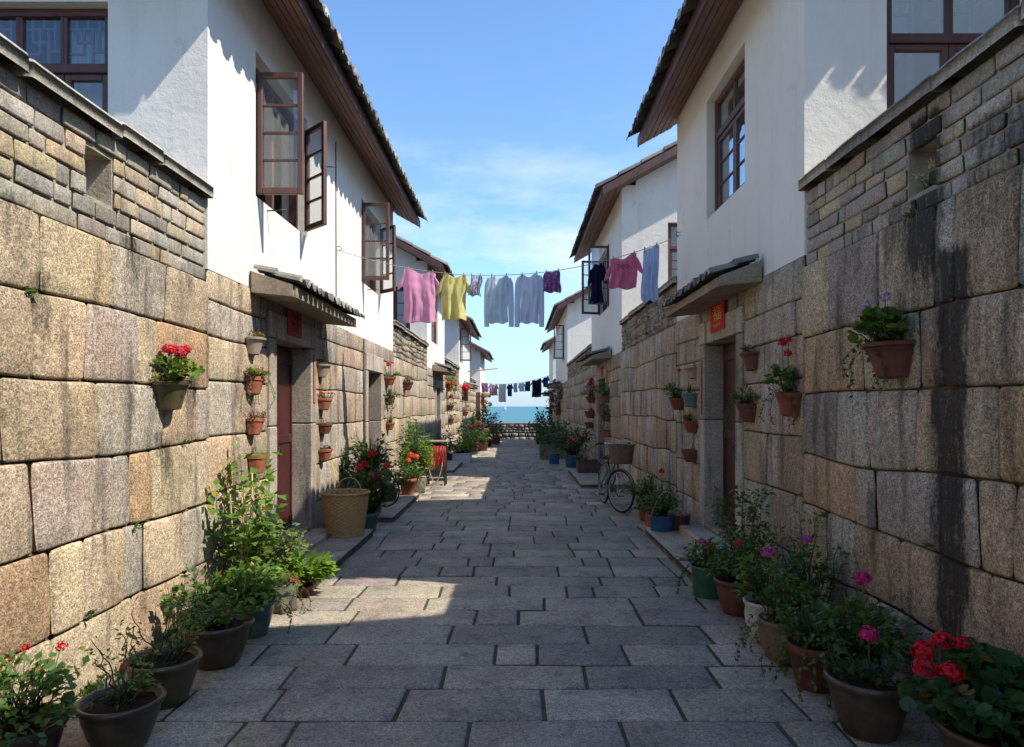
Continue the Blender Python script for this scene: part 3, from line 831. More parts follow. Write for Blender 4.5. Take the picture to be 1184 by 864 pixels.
WPOTS = {
    'half': [(.62, 0, 0), (.70, .05, .3), (.86, .45, 1), (.95, .76, 1), (1.03, .79, 0), (1.05, .97, 0), (1.0, 1.0, 0), (.93, .98, 0), (.9, .88, 0)],
    'tray': [(.55, 0, 0), (.6, .04, 0), (.86, .7, 0), (.96, .84, 0), (1.06, .88, 0), (1.08, .98, 0), (1.02, 1.0, 0), (.95, .97, 0), (.92, .88, 0)],
    'basin': [(.72, 0, 0), (.78, .04, 0), (.96, .72, 0), (1.0, .86, 0), (1.05, .9, 0), (1.05, .99, 0), (1.0, 1.0, 0), (.95, .97, 0), (.92, .88, 0)]}
def planted(name, label, cat, loc, pot, plant=(), flowers=(), group=None, seed=0, rotz=0.0, wall=False, stakes=0):
    """pot = (shape, radius, height, material) ; plant = [(kind, R, H, n, leaf, colour), ...] ; flowers = [(colour, count, radius, spread, height)]"""
    rng = random.Random(seed * 13 + 5)
    t = thing(name, label, cat, loc, group, local=True, rotz=rotz)
    r = h = 0; cy = 0
    if pot:
        shp, r, h, mat = pot; b = MB()
        if wall:
            halflathe(b, [(a * r, z * h, f) for a, z, f in WPOTS[shp]], flute=.018 if shp == 'half' else 0); cy = r * .45
            b.build('pot', MT[mat], t)
            w = MB(); tube(w, [(-r * .5, .004, h * .96), (-r * .25, .006, h + .05), (0, .006, h + .075), (r * .25, .006, h + .05), (r * .5, .004, h * .96)], .0035, 5); w.build('hanger', MT['iron'], t)
            so = MB(); halflathe(so, [(r * .9, h * .84, 0), (r * .9, h * .90, 0), (r * .5, h * .93, 0)]); so.build('soil', MT['soil'], t)
        else:
            if shp == 'box':
                hx, hy = r; b2 = b
                for a0, a1, b0, b1 in ((-hx, hx, -hy, -hy + .025), (-hx, hx, hy - .025, hy), (-hx, -hx + .025, -hy + .0255, hy - .0255), (hx - .025, hx, -hy + .0255, hy - .0255)): cbox(b, a0, a1, b0, b1, 0, h, bev=.008)
                cbox(b, -hx + .02, hx - .02, -hy + .02, hy - .02, .012, .03)
                for a0, a1, b0, b1 in ((-hx - .012, hx + .012, -hy - .012, -hy + .03), (-hx - .012, hx + .012, hy - .03, hy + .012)): cbox(b, a0, a1, b0, b1, h + .001, h + .03, bev=.006)
                b.build('planter_box', MT[mat], t)
                so = MB(); cbox(so, -hx + .026, hx - .026, -hy + .026, hy - .026, h * .7, h * .9); so.build('soil', MT['soil'], t)
                r = hx
            else:
                ph = rng.uniform(0, 6)
                md = (lambda an, i, rr, z: .012 * math.sin(an * 5 + ph + z * 20) + .01 * math.sin(an * 9 - z * 31)) if shp == 'rough' else None
                lathe(b, [(a * r, z * h) for a, z in POTS[shp]], 36, mod=md)
                b.build('pot', MT[mat], t)
                so = MB(); n = 26; vs = [(0, 0, h * .9)]; K = 3; F = []
                for q in range(1, K + 1):
                    for k in range(n):
                        a = 2 * PI * k / n; vs.append((math.cos(a) * r * .9 * q / K, math.sin(a) * r * .9 * q / K, h * (.9 - .03 * q / K) + rng.uniform(-.006, .008)))
                F = [[0, 1 + k, 1 + (k + 1) % n] for k in range(n)]
                for q in range(K - 1):
                    for k in range(n): F.append([1 + q * n + k, 1 + (q + 1) * n + k, 1 + (q + 1) * n + (k + 1) % n, 1 + q * n + (k + 1) % n])
                so.add(vs, F, smooth=True); so.build('soil', MT['soil'], t)
    zs = h * .9
    fm = MB()
    for pl in plant:
        kind, PR_, PH, n, L, col = pl[:6]; n = int(n * (1.25 if kind in ('dome', 'mound', 'trail') else 1)); L *= 1.08; off = pl[6] if len(pl) > 6 else (0, 0)
        f = foliage(kind, rng, PR_, PH, n, L, col, .75 if wall else 1.0)
        yo = cy + off[1]
        vs = []
        for v in f.v:
            y = v[1] + yo
            if wall and y < .015: y = .015 + (.015 - y) * .15
            vs.append((v[0] + off[0], y, v[2] + zs))
        fm.add(vs, f.f, f.c, True)
    if fm.v: fm.build('foliage', MT['leaf'], t)
    sm = MB()
    for i in range(stakes):
        a = rng.uniform(0, 6); x, y = math.cos(a) * r * .5 if r else math.cos(a) * .15, (math.sin(a) * r * .5 if r else math.sin(a) * .12)
        tube(sm, [(x, y, zs - .02), (x * 1.25 + rng.uniform(-.05, .05), y * .9 + rng.uniform(-.04, .04), zs + rng.uniform(.6, .95))], .007, 6)
    if stakes: sm.build('cane_stakes', MT['cane'], t)
    st = MB()
    for col, cnt, fr, sp, fh in flowers:
        for i in range(cnt):
            a = rng.uniform(0, 2 * PI) if cnt > 1 else rng.uniform(3.4, 5.6)
            q = math.sqrt(rng.random()) * sp
            x, y = math.cos(a) * q, math.sin(a) * q * (.7 if wall else 1) + cy
            if wall: y = max(y, fr + .01)
            p = (x, y, zs + fh * rng.uniform(.8, 1.1))
            flower_head(rng, p, fr * rng.uniform(.8, 1.15), col, 95 if fr > .03 else 30).build('flower', MT['petal'], t)
            tube(st, [(x * .3, cy + (y - cy) * .3, zs), (x * .8, cy + (y - cy) * .8, zs + fh * .5), p], .0028, 5, (.07, .11, .03, 0))
    if st.v: st.build('flower_stems', MT['stem'], t)
    return t
# ------------------------------------------------------------------ laundry
def garment(label, cat, x0, x1, ztop, zbot, y, mat, kind, rope, group=None, rot=0.0, name=None):
    """hangs from the rope between x0 and x1 (x of the body edges), facing the alley"""
    rng = random.Random(int(abs(x0) * 1000) + 3)
    xc = (x0 + x1) / 2; w = x1 - x0; hgt = ztop - zbot
    t = thing(name or cat.replace(' ', '_'), label, cat, (xc, y, ztop), group, local=True, rotz=rot)
    b = MB(); nx, nz = 18, 22
    ph = [rng.uniform(0, 6) for _ in range(6)]
    def ztp(s):   # top edge follows pegs, dips at the neckline
        g = rope(xc + s * w / 2) - ztop
        dip = {'tee': .055, 'long': .05, 'towel': .035, 'pants': .012, 'shorts': .012, 'dress': .05}[kind]
        nk = dip * math.exp(-(s / .42) ** 2) + (.02 * abs(s) ** 4)
        return g - nk
    def wid(tt):
        if kind in ('pants', 'shorts'): return 1 + .1 * tt
        if kind == 'dress': return .8 + .25 * tt
        return .97 + .05 * tt
    def surf(side):
        vs = []
        for j in range(nz + 1):
            tt = j / nz
            for i in range(nx + 1):
                s = -1 + 2 * i / nx
                z0 = ztp(s) * (1 - tt) ** 1.5
                th = .035 * math.sqrt(max(0, 1 - s * s)) * (.35 + .65 * min(1, tt * 3))
                f = .018 * math.sin(s * 7 + ph[0] + 1.5 * tt) * (.3 + tt) + .012 * math.sin(s * 15 + ph[1] - 2 * tt) * (.4 + .6 * tt) + .012 * math.sin(tt * 5 + ph[2] + s * 2)
                f = f * .45 + .05 * mn.noise(Vector((s * 2.6 + tt * .5, tt * 1.1, ph[3]))) * (.4 + tt) + .026 * mn.noise(Vector((s * 6.5 - tt, tt * 1.6, ph[1]))) + .012 * mn.noise(Vector((s * 11, tt * 9, ph[2])))
                xx = s * w / 2 * wid(tt) + .012 * math.sin(tt * 5 + ph[4]) + .016 * mn.noise(Vector((s * 1.5, tt * 2.5, ph[5]))) + .02 * (ph[0] / 3 - 1) * tt
                hem = .012 * math.sin(s * 6 + ph[5])
                if kind in ('pants', 'shorts') and abs(s) < .1 and tt > .35: th *= .1
                vs.append((xx, f + side * th, z0 - tt * (hgt + hem)))
        return vs
    F = []; n1 = nx + 1
    for j in range(nz):
        for i in range(nx): F.append([j * n1 + i, j * n1 + i + 1, (j + 1) * n1 + i + 1, (j + 1) * n1 + i])
    b.add(surf(-1), F, smooth=True); b.add(surf(1), [f[::-1] for f in F], smooth=True)
    if kind in ('tee', 'long', 'dress'):
        for sd in (-1, 1):
            x = sd * w / 2 * .95; zt0 = ztp(sd) - .05
            if kind == 'long': path = [(x * .86, 0, zt0 + .03), (x * 1.12, .01, zt0 - .05), (x * 1.27, .015, zt0 - .2), (x * 1.34, .0, -hgt * .7), (x * 1.36, -.01, -hgt * 1.08)]; rr = [.06, .06, .048, .042, .036]
            else: path = [(x * .86, 0, zt0 + .01), (x * 1.1, .01, zt0 - .07), (x * 1.24, .012, zt0 - .16), (x * 1.3, .01, zt0 - .22)]; rr = [.06, .07, .066, .06]
            k = 10; vs = []
            for (px, py, pz), r in zip(path, rr):
                for q in range(k):
                    an = 2 * PI * q / k
                    vs.append((px + math.cos(an) * r * (1 if kind == 'long' else .75), py + math.sin(an) * r * .32 + .006 * math.sin(an * 3 + pz * 20), pz + (math.cos(an) * r * .6 * sd * -1 if kind != 'long' else 0)))
            b.add(vs, [[i * k + q, i * k + (q + 1) % k, (i + 1) * k + (q + 1) % k, (i + 1) * k + q] for i in range(len(path) - 1) for q in range(k)], smooth=True)
    o = b.build({'tee': 'shirt_cloth', 'long': 'shirt_cloth', 'towel': 'shirt_cloth', 'pants': 'trouser_cloth', 'shorts': 'shorts_cloth', 'dress': 'dress_cloth'}[kind], mat, t)
    return t
def peg(label, x, y, z, mat):
    b = MB()
    P = lambda a, c, d: (x + a, y + c, z + d)
    cbox(b, -.007, .007, -.014, -.004, -.045, .035, P, .003); cbox(b, -.007, .007, .004, .014, -.045, .035, P, .003)
    tube(b, [(x - .009, y, z + .002), (x + .009, y, z + .002)], .006, 6)
    o = b.build('clothes_peg', mat, None, (x, y, z)); tag(o, label, 'clothes peg', 'pegs on the near washing line')
# ------------------------------------------------------------------ camera, light, sky
cam = bpy.data.cameras.new('camera'); co = bpy.data.objects.new('camera', cam); COL.objects.link(co)
co.location = (0, 0, CAMZ); co.rotation_euler = (PI / 2, 0, 0)
cam.sensor_width = 36; cam.lens = 24; cam.shift_x = -5 / 1184; cam.shift_y = 38 / 1184
cam.clip_start = .05; cam.clip_end = 60000
SC.camera = co
AZ, EL = math.radians(17), math.radians(49.5)
sd = Vector((math.cos(AZ) * math.cos(EL), -math.sin(AZ) * math.cos(EL), math.sin(EL)))
ld = bpy.data.lights.new('sun', 'SUN'); ld.energy = 3.65; ld.angle = math.radians(.5); ld.color = (1, .93, .82)
lo = bpy.data.objects.new('sun', ld); COL.objects.link(lo); lo.rotation_euler = sd.to_track_quat('Z', 'Y').to_euler(); lo.location = (20, -10, 25)
w = bpy.data.worlds.new('World'); SC.world = w; w.use_nodes = True
nt = w.node_tree; L = nt.links; bg = nt.nodes['Background']
sky = nt.nodes.new('ShaderNodeTexSky'); sky.sky_type = 'NISHITA'; sky.sun_disc = False
sky.sun_elevation = EL; sky.sun_rotation = math.radians(108); sky.air_density = 1.0; sky.dust_density = .25; sky.ozone_density = 2.8; sky.altitude = 10
tc = nt.nodes.new('ShaderNodeTexCoord')
sx = nt.nodes.new('ShaderNodeSeparateXYZ'); L.new(tc.outputs['Generated'], sx.inputs[0])
def cloud(scale, loc, det, lo_, hi_):
    mp = nt.nodes.new('ShaderNodeMapping'); mp.inputs['Scale'].default_value = scale; mp.inputs['Location'].default_value = loc
    L.new(tc.outputs['Generated'], mp.inputs[0])
    return maprange(nt, noise(nt, mp.outputs[0], 2.2, det, .6), lo_, hi_, 0, 1)
c1 = cloud((1.3, 1.3, 4.2), (.35, 0, .6), 7, .44, .76)
band = math_(nt, 'MULTIPLY', maprange(nt, sx.outputs[2], .06, .2, .15, 1), maprange(nt, sx.outputs[2], .26, .42, 1, 0))
k = math_(nt, 'MULTIPLY', c1, band)
hz = maprange(nt, sx.outputs[2], 0, .2, .85, 0)
skc = mixc(nt, 1.0, sky.outputs[0], (.74, .87, .97), 'MULTIPLY')
skc = mixc(nt, k, skc, (3.6, 3.9, 4.2))
skc = mixc(nt, hz, skc, (1.75, 2.3, 2.95))
L.new(skc, bg.inputs[0]); bg.inputs[1].default_value = .15
SC.view_settings.view_transform = 'Standard'; SC.view_settings.look = 'None'; SC.view_settings.exposure = .98; SC.view_settings.gamma = 1
SC.render.engine = 'CYCLES'; SC.cycles.use_denoising = True
SC.cycles.max_bounces = 8; SC.cycles.transparent_max_bounces = 12
# ------------------------------------------------------------------ ground, paving, sea
MT['earth'] = m_plain('earth', (.11, .09, .06), .95, .3, 3, .6, 20, .1, dirt=(1.5, .5, (.06, .07, .03)))
g = MB(); ys = [-60, -20, -8] + [y * 2.0 for y in range(-3, 29)] + [56.5, 57.5, 60, 70]
xs = [-400, -60, -12, -4, -1, 1, 4, 12, 60, 400]; vs = []
for y in ys:
    z = gz(y) - .035 if y <= 56.2 else {56.5: -1.2, 57.5: -4, 60: -8, 70: -9}[y]
    for x in xs: vs.append((x, y, z))
nx = len(xs)
g.add(vs, [[j * nx + i, j * nx + i + 1, (j + 1) * nx + i + 1, (j + 1) * nx + i] for j in range(len(ys) - 1) for i in range(nx - 1)], smooth=True)
struct(g.build('ground', MT['earth']))
jn = MB(); ys = [-6 + .5 * k for k in range(0, 117)]; vs = []
for y in ys: vs += [(-WL + .02, y, gz(y) - .012), (WR - .02, y, gz(y) - .012)]
jn.add(vs, [[2 * k, 2 * k + 1, 2 * k + 3, 2 * k + 2] for k in range(len(ys) - 1)], smooth=True)
struct(jn.build('paving_joints', MT['joint']))
pv = MB(); PP = lambda u, v, d: (u, v, gz(v) + d)
rng = random.Random(4); lev = [-5.8]
while lev[-1] < 51.2: lev.append(lev[-1] + rng.uniform(.355, .44))
for i, (a, b) in enumerate(((0, 23), (23, 44), (44, len(lev) - 1))):
    b = min(b, len(lev) - 1)
    stone_wall(pv, PP, -WL + .03, WR - .03, lev[a:b + 1], 11 + i, (.5, 1.02), PAL_P, r=.012, gap=.0095, bulge=.005, amp=.009, tilt=.018, lo=(1, 1, 2)[i], offj=.006, skirt=.02, rough=.004, rad=.03, front=.0, jit=.09)
struct(pv.build('pavement', MT['paver']))
m, ntm, b = M_new('sea_water'); v = coords(ntm)
c = mixc(ntm, maprange(ntm, noise(ntm, coords(ntm, 'Object', (.002, .012, 1)), 1, 4), .35, .65, 0, 1), (.05, .165, .2), (.075, .21, .24))
ntm.links.new(c, b.inputs['Base Color']); b.inputs['Roughness'].default_value = .55; b.inputs['Specular IOR Level'].default_value = .25
bump(ntm, b, noise(ntm, coords(ntm, 'Object', (.25, .6, 1)), 1, 4), .5, .3)
s = MB(); s.add([(-30000, 57, -6), (30000, 57, -6), (30000, 40000, -6), (-30000, 40000, -6)], [[0, 1, 2, 3]]); struct(s.build('sea', m))
# ------------------------------------------------------------------ houses and courtyard walls
Y = lambda W, d: W * 789 / d
stR = streaks([(3.72, .19, 2.45, .15, 1.0), (3.98, .2, 3.3, 2.2, 1.0), (4.3, .12, 2.9, 2.35, .7), (3.3, .45, 3.1, 2.5, .6), (2.6, .4, 3.3, 2.0, .7), (4.75, .1, 2.85, 2.4, .5), (1.9, .2, 3.0, .6, .8)])
stL = streaks([(4.62, .13, 2.75, 2.3, .75), (3.72, .1, 2.33, 1.85, .6), (5.0, .12, 1.4, .95, .75), (5.42, .13, 1.85, 1.4, .8), (3.5, .15, 2.75, 2.4, .6), (5.35, .1, 2.7, 2.35, .6)])
lodn = lambda u: 0 if 2.2 < u < 7 else 2
garden_wall(-1, WL, -5.5, 5.748, LEV_L, 3.56, 'near left courtyard wall of big sunlit granite blocks under old brick and coping', 21, [(4.16, 4.44, 3.0, 3.3)], 'brick', lodn, stL)
garden_wall(1, WR, -5.5, 5.638, LEV_R, 3.59, 'near right courtyard wall of shaded granite blocks with black water streaks under brick', 33, [(3.92, 4.2, 2.98, 3.26)], 'brick', lodn, stR)
hL1 = house(-1, WL, 7.5, 5.75, 14.4, 2.86, 5.87, 'nearest left white house with two open casements and a tiled door canopy', True, seed=3, p0=.32,
    alley_win=[{'r': (6.81, 8.5, 3.8, 5.25), 'k': dict(fixed=False, rec=.12, curtain=False, opened=[(6.86, 0.0, 0, 1, .46, 3.83, 5.05, 4), (8.44, .0, -.7, .714, .46, 3.86, 5.1, 4)])},
               {'r': (11.46, 13.15, 3.8, 5.2), 'k': dict(fixed=False, rec=.12, curtain=False, opened=[(11.5, 0, 0, 1, .46, 3.83, 5.13, 4), (13.1, 0, -.7, .714, .46, 3.86, 5.1, 4)])}],
    front_win=[{'r': (3.44, 5.1, 3.55, 5.11), 'k': dict(trans=4.6, rows=2, cols=4, rec=.1, glass='glass_dark')}],
    dr=[(7.32, 8.55, .2, 2.42), (11.86, 13.0, .2, 2.32, dict(step=False, jw=.16, lh=.3))],
    can=[(6.62, 9.2, 3.0, 2.87, 2.82, 2.78, .42)])
hR1 = house(1, WR, 7.5, 5.64, 10.1, 2.95, 5.98, 'nearest right white house in shade with a closed lattice window above a stone doorway', True, seed=5, p0=.2,
    alley_win=[{'r': (7.11, 8.54, 4.03, 5.5), 'k': dict(trans=5.05, rows=3, cols=2, rec=.1)}],
    front_win=[{'r': (3.06, 4.22, 3.5, 5.5), 'k': dict(trans=4.79, rows=2, cols=2, rec=.08)}],
    dr=[(7.31, 8.54, .24, 2.47)], can=[(6.54, 8.9, 3.09, 2.94, 2.91, 2.87, .42)])
garden_wall(-1, WL, 14.402, 19.898, [0, .45, .95, 1.45, 1.95, 2.4, 2.75], 3.55, 'left rubble courtyard wall between the first and second houses', 41, (), 'rubble', lo=1)
garden_wall(1, WR, 10.102, 15.398, [0, .5, 1.0, 1.5, 2.0, 2.5, 2.93], 3.66, 'right rubble courtyard wall beside the bicycle, with a broken hole in it', 43, [(12.2, 12.45, 3.1, 3.35)], 'rubble', lo=1)
hL2 = house(-1, WL, 7, 19.9, 24.7, 2.86, 5.87, 'second house on the left, its gable half hidden by the pink garment', False, lod=1, seed=7,
    alley_win=[{'r': (20.9, 22.6, 3.7, 5.35), 'k': dict(rows=3, rec=.05, curtain=False)}], front_win=[{'r': (3.1, 4.0, 3.9, 5.2), 'k': dict(rows=3, rec=.08, curtain=False)}],
    dr=[(22.0, 23.1, .15, 2.3, dict(step=False, zbase=-.3))], can=[(21.1, 24.0, 3.0, 2.85, 2.82, 2.78, .45)])
hR2 = house(1, WR, 8, 15.4, 21.6, 2.95, 6.62, 'second house on the right, tall with an open casement behind the dark washing', False, lod=1, seed=9,
    alley_win=[{'r': (17.5, 19.6, 4.28, 5.9), 'k': dict(fixed=False, rec=.1, curtain=False, opened=[(17.56, 0, 0, 1, .53, 4.32, 5.83, 4), (19.5, .0, -.3, .954, .55, 4.32, 5.83, 4)])}],
    front_win=[{'r': (3.42, 4.3, 4.5, 5.85), 'k': dict(rows=3, rec=.08, trans=5.3)}],
    dr=[(18.0, 19.6, .2, 2.45, dict(step=False, zbase=-.2))], can=[(16.9, 20.1, 3.1, 2.95, 2.92, 2.88, .5)])
garden_wall(-1, WL, 24.702, 30.998, [0, .5, 1.0, 1.5, 2.0, 2.4, 2.7], 3.5, 'left rubble courtyard wall between the second and third houses', 45, (), 'rubble', lo=2)
garden_wall(1, WR, 21.602, 31.798, [0, .5, 1.05, 1.6, 2.1, 2.55, 2.93], 3.7, 'right rubble courtyard wall between the second and third houses', 47, (), 'rubble', lo=2)
hL3 = house(-1, WL, 7, 31, 38, 2.75, 5.7, 'third house on the left, its open casement seen beside the yellow shirt', False, lod=1, seed=11,
    alley_win=[{'r': (31.4, 33.2, 3.75, 5.35), 'k': dict(fixed=False, rec=.1, curtain=False, opened=[(31.5, 0, 0, 1, .52, 3.8, 5.3, 4)])}],
    dr=[(34.2, 35.3, -.1, 2.2, dict(step=False, zbase=-.8))], can=[(33.2, 36.4, 2.85, 2.7, 2.66, 2.62, .5)])
hR3 = house(1, WR, 7, 31.8, 41, 2.9, 6.45, 'third house on the right, rising behind the far rubble wall', False, lod=1, seed=13,
    alley_win=[{'r': (33.9, 35.8, 4.0, 5.8), 'k': dict(fixed=False, rec=.1, curtain=False, opened=[(34, 0, 0, 1, .52, 4.07, 5.75, 4)])}],
    dr=[(37.2, 38.5, -.2, 2.2, dict(step=False, zbase=-.9))], can=[(35.8, 39.5, 2.95, 2.8, 2.76, 2.72, .6)])
garden_wall(-1, WL, 38.002, 43.498, [0, .4, .9, 1.4, 1.9, 2.3, 2.6], 3.35, 'farthest left courtyard wall, just before the last house', 49, (), 'rubble', lo=2)
garden_wall(1, WR, 41.002, 44.498, [0, .4, .9, 1.4, 1.9, 2.3, 2.6], 3.4, 'farthest right courtyard wall, just before the last house', 51, (), 'rubble', lo=2)
hL4 = house(-1, 2.3, 6, 43.5, 49.5, 2.6, 5.2, 'last house on the left, nearest the sea wall', False, lod=2, seed=15, p1=.3, dr=[(46, 47, -.3, 1.9, dict(step=False, zbase=-1))], can=[(45.2, 48, 2.6, 2.45, 2.4, 2.36, .5)])
hR4 = house(1, WR, 6, 44.5, 49.5, 2.7, 5.9, 'last house on the right, nearest the sea wall', False, lod=2, seed=17, p1=.3, dr=[(46, 47, -.3, 1.9, dict(step=False, zbase=-1))], can=[(45.2, 48, 2.65, 2.5, 2.45, 2.41, .5)])
hR0 = house(1, 3.75, 6, -5, 3.0, 2.9, 7.0, 'white house set back behind the near right courtyard wall, beyond the picture edge', False, lod=1, seed=19, p0=.2, p1=.35)
# sea wall closing the alley
sw = thing('sea_wall', 'low rubble sea wall closing the alley in front of the turquoise water', 'wall', (0, 52.3, -.8))
SWP = lambda u, v, d: (u, 52 - d, v)
a = MB(); stone_wall(a, SWP, -8, 8, [-.95, -.6, -.35, -.1, .12, .34], 71, (.25, .6), [(.27, .25, .22), (.22, .205, .18), (.31, .28, .23), (.2, .185, .165)], r=.03, gap=.03, bulge=.02, amp=.05, tilt=.08, lo=2, rad=.08, offj=.03, rough=.01); a.build('rubble_stonework', MT['brick'], sw)
a = MB(); panel(a, SWP, -8, 8, -1.1, .335, -.5, -.04); a.build('mortar', MT['mortar_dark'], sw)
a = MB(); u = -8
while u < 8:
    e = u + R_.uniform(.7, 1.2); cbox(a, u + .005, e - .005, .345, .46 + R_.uniform(-.01, .015), -.54, .03, SWP, .02, (.25, .23, .19, 0)); u = e
a.build('coping', MT['brick'], sw)
# ------------------------------------------------------------------ stone slabs at the doors
def slab(label, s, x0, x1, y0, y1, h, seed):
    z = min(gz(y0), gz(y1)); b = MB(); P = lambda u, v, d: (s * u, v, z + d)
    n = max(1, round((y1 - y0) / 1.3)); rng = random.Random(seed)
    for k in range(n):
        a0, a1 = y0 + (y1 - y0) * k / n, y0 + (y1 - y0) * (k + 1) / n
        c = rng.choice(PAL_P); q = rng.uniform(1.0, 1.2)
        one_stone(b, P, x0 + .001, x1, (lambda u, t=a0 + .004: t), (lambda u, t=a1 - .004: t), 0, 0, [x * q for x in c], .022, .004, 1, h, None, h + .02, .005, .03)
    o = b.build('stone_slab', MT['paver'], None, (s * (x0 + x1) / 2, (y0 + y1) / 2, z)); tag(o, label, 'doorstep slab', 'raised stone slabs before the doors')
slab('raised stone slab the wicker basket stands on', -1, 1.87, WL - .03, 6.25, 8.95, .1, 1)
slab('raised stone slab under the geranium bush and black hose loop', -1, 1.8, WL - .03, 9.95, 12.7, .1, 2)
slab('raised stone slab just beyond the red hose stand', -1, 1.6, WL - .03, 17.4, 20.3, .12, 3)
slab('raised stone slab before the right doorway, carrying the blue tub', 1, 1.7, WR - .03, 6.35, 9.05, .1, 4)
slab('raised stone slab behind the bicycle under the low trough', 1, 1.34, WR - .03, 14.1, 17.6, .1, 5)
# ------------------------------------------------------------------ red papers
def poster(label, P, u0, u1, v0, v1, d, mat, ink, text, flip, deco=False):
    b = MB(); cbox(b, u0, u1, v0, v1, d, d + .004, P, .001)
    c = P((u0 + u1) / 2, (v0 + v1) / 2, d)
    o = b.build('door_poster', MT[mat], None, c); tag(o, label, 'poster', 'red papers pasted round the doors')
    if not text: return
    cu = bpy.data.curves.new('glyph', 'FONT'); cu.body = text; cu.align_x = 'CENTER'; cu.align_y = 'CENTER'; cu.size = 1; cu.extrude = .004
    to = bpy.data.objects.new('glyph', cu); COL.objects.link(to); bpy.context.view_layer.update()
    me = bpy.data.meshes.new_from_object(to.evaluated_get(bpy.context.evaluated_depsgraph_get()))
    vv = [tuple(x.co) for x in me.vertices]; ff = [list(p.vertices) for p in me.polygons]
    bpy.data.objects.remove(to)
    if not vv: return
    x0 = min(p[0] for p in vv); x1 = max(p[0] for p in vv); y0 = min(p[1] for p in vv); y1 = max(p[1] for p in vv)
    k = MB(); um, vm = (u0 + u1) / 2, (v0 + v1) / 2
    zw, zh = ((u1 - u0) * .55, (v1 - v0) * (.5 if deco else .72)); vo = (v1 - v0) * .12 if deco else 0
    vs = []
    for p in vv:
        a = ((p[0] - x0) / (x1 - x0) - .5) * zw * flip; bb = ((p[1] - y0) / (y1 - y0) - .5) * zh
        q = P(um + a, vm + bb + vo, d + .0045 + max(0, p[2]) * .3); vs.append((q[0] - c[0], q[1] - c[1], q[2] - c[2]))
    k.add(vs, ff)
    if deco:
        for t in range(5):
            um2 = um + (t - 2) * .055
            tube(k, [(um2 - .02, v0 + .06, d + .006), (um2, v0 + .095, d + .006), (um2 + .02, v0 + .07, d + .006), (um2 + .012, v0 + .05, d + .006)], .005, 5, P=lambda x, y, z: tuple(P(x, y, z)[i] - c[i] for i in range(3)))
    oo = k.build('printed_character', MT[ink]); oo.parent = o
PL1, PR1 = wallP(-1, WL), wallP(1, WR)
poster('faded red paper with dark print over the left doorway', PL1, 7.6, 8.1, 2.5, 2.82, .052, 'faded_paper', 'dark_ink', '福', 1)
poster('bright red paper with gold character over the right doorway', PR1, 7.63, 8.18, 2.57, 2.91, .052, 'red_paper', 'gold', '福', -1, True)
poster('faded pink paper strip down the far jamb of the left doorway', PL1, 8.61, 8.70, 1.75, 2.36, .046, 'faded_strip', None, None, 1)
poster('faded red paper strip down the far jamb of the right doorway', PR1, 8.60, 8.67, 1.6, 2.3, .046, 'faded_strip', None, None, 1)
poster('red paper over the second doorway on the right', PR1, 18.4, 18.75, 2.5, 2.78, .052, 'red_paper', None, None, 1)
poster('red paper strip beside the second doorway on the right', PR1, 19.66, 19.76, 1.5, 2.3, .05, 'red_paper', None, None, 1)
# pipes and cables
def pipe(name, label, cat, pts, r, mat):
    b = MB(); tube(b, pts, r, 8); o = b.build(name, MT[mat], None, tuple(pts[0])); tag(o, label, cat)
pipe('drain_pipe', 'thin black pipe running down the left wall before the second doorway', 'pipe', [(-2.568, 11.5, 2.84), (-2.568, 11.5, 1.6), (-2.568, 11.5, .05)], .013, 'iron')
pipe('wall_cable', 'thin dark cable running down the white plaster above the left canopy', 'cable', [(-2.59, 9.8, 5.5), (-2.588, 9.8, 4.4), (-2.59, 9.82, 3.0)], .007, 'iron')
for i, (y, nm) in enumerate(((7.0, 'under the first open window'), (11.8, 'under the second open window'), (9.0, 'between the two open windows'))):
    pipe('iron_bracket', 'short iron bracket sticking out of the white plaster ' + nm, 'bracket', [(-2.62, y + .12, 3.74 if i < 2 else 4.9), (-2.4, y + .12, 3.745 if i < 2 else 4.9)], .008, 'iron')
# ------------------------------------------------------------------ wall pots
GW = 'flower pots hung on the alley walls'; GG = 'potted plants standing along the alley'
def wp(side, y, zr, pot, label, plant=(), flowers=(), cat='wall pot', W=None, seed=0):
    W = W or (WL if side < 0 else WR)
    d = .03 if 0 < y < 5.7 else .022
    q = random.Random(seed * 31 + 3); k = q.uniform(.9, 1.08)
    pot = (pot[0], pot[1] * k, pot[2] * q.uniform(.92, 1.08), pot[3])
    t = planted('wall_pot', label, cat, (side * (W - d), y + q.uniform(-.04, .04), zr - pot[2]), pot, plant, flowers, GW, seed, -PI / 2 if side < 0 else PI / 2, True)
    t.rotation_euler[1] = math.radians(q.uniform(-5, 5))
wp(-1, 4.98, 1.89, ('tray', .165, .21, 'olive_glaze'), 'olive wall pot of bushy green geranium with red blooms on the big sunlit blocks', [('geranium', .25, .22, 190, .055, G_LITE), ('dome', .22, .17, 100, .038, G_YEL)], [(ROSE, 3, .042, .1, .27), (RED, 2, .036, .12, .25)], seed=1)
wp(-1, 6.6, 2.365, ('tray', .13, .17, 'beige_clay'), 'beige wall pot, topmost of the four before the left doorway', [('dome', .11, .06, 50, .025, G_LITE)], [(RED, 4, .014, .09, .07), (ORA, 2, .012, .09, .06)], seed=2)
wp(-1, 6.62, 1.985, ('half', .125, .16, 'terracotta'), 'terracotta wall pot full of yellow green leaves and red flowers spilling over', [('dome', .17, .13, 170, .03, G_YEL), ('trail', .14, .08, 40, .028, G_LITE)], [(ROSE, 9, .016, .16, .08), (PNK, 5, .014, .16, .1)], seed=3)
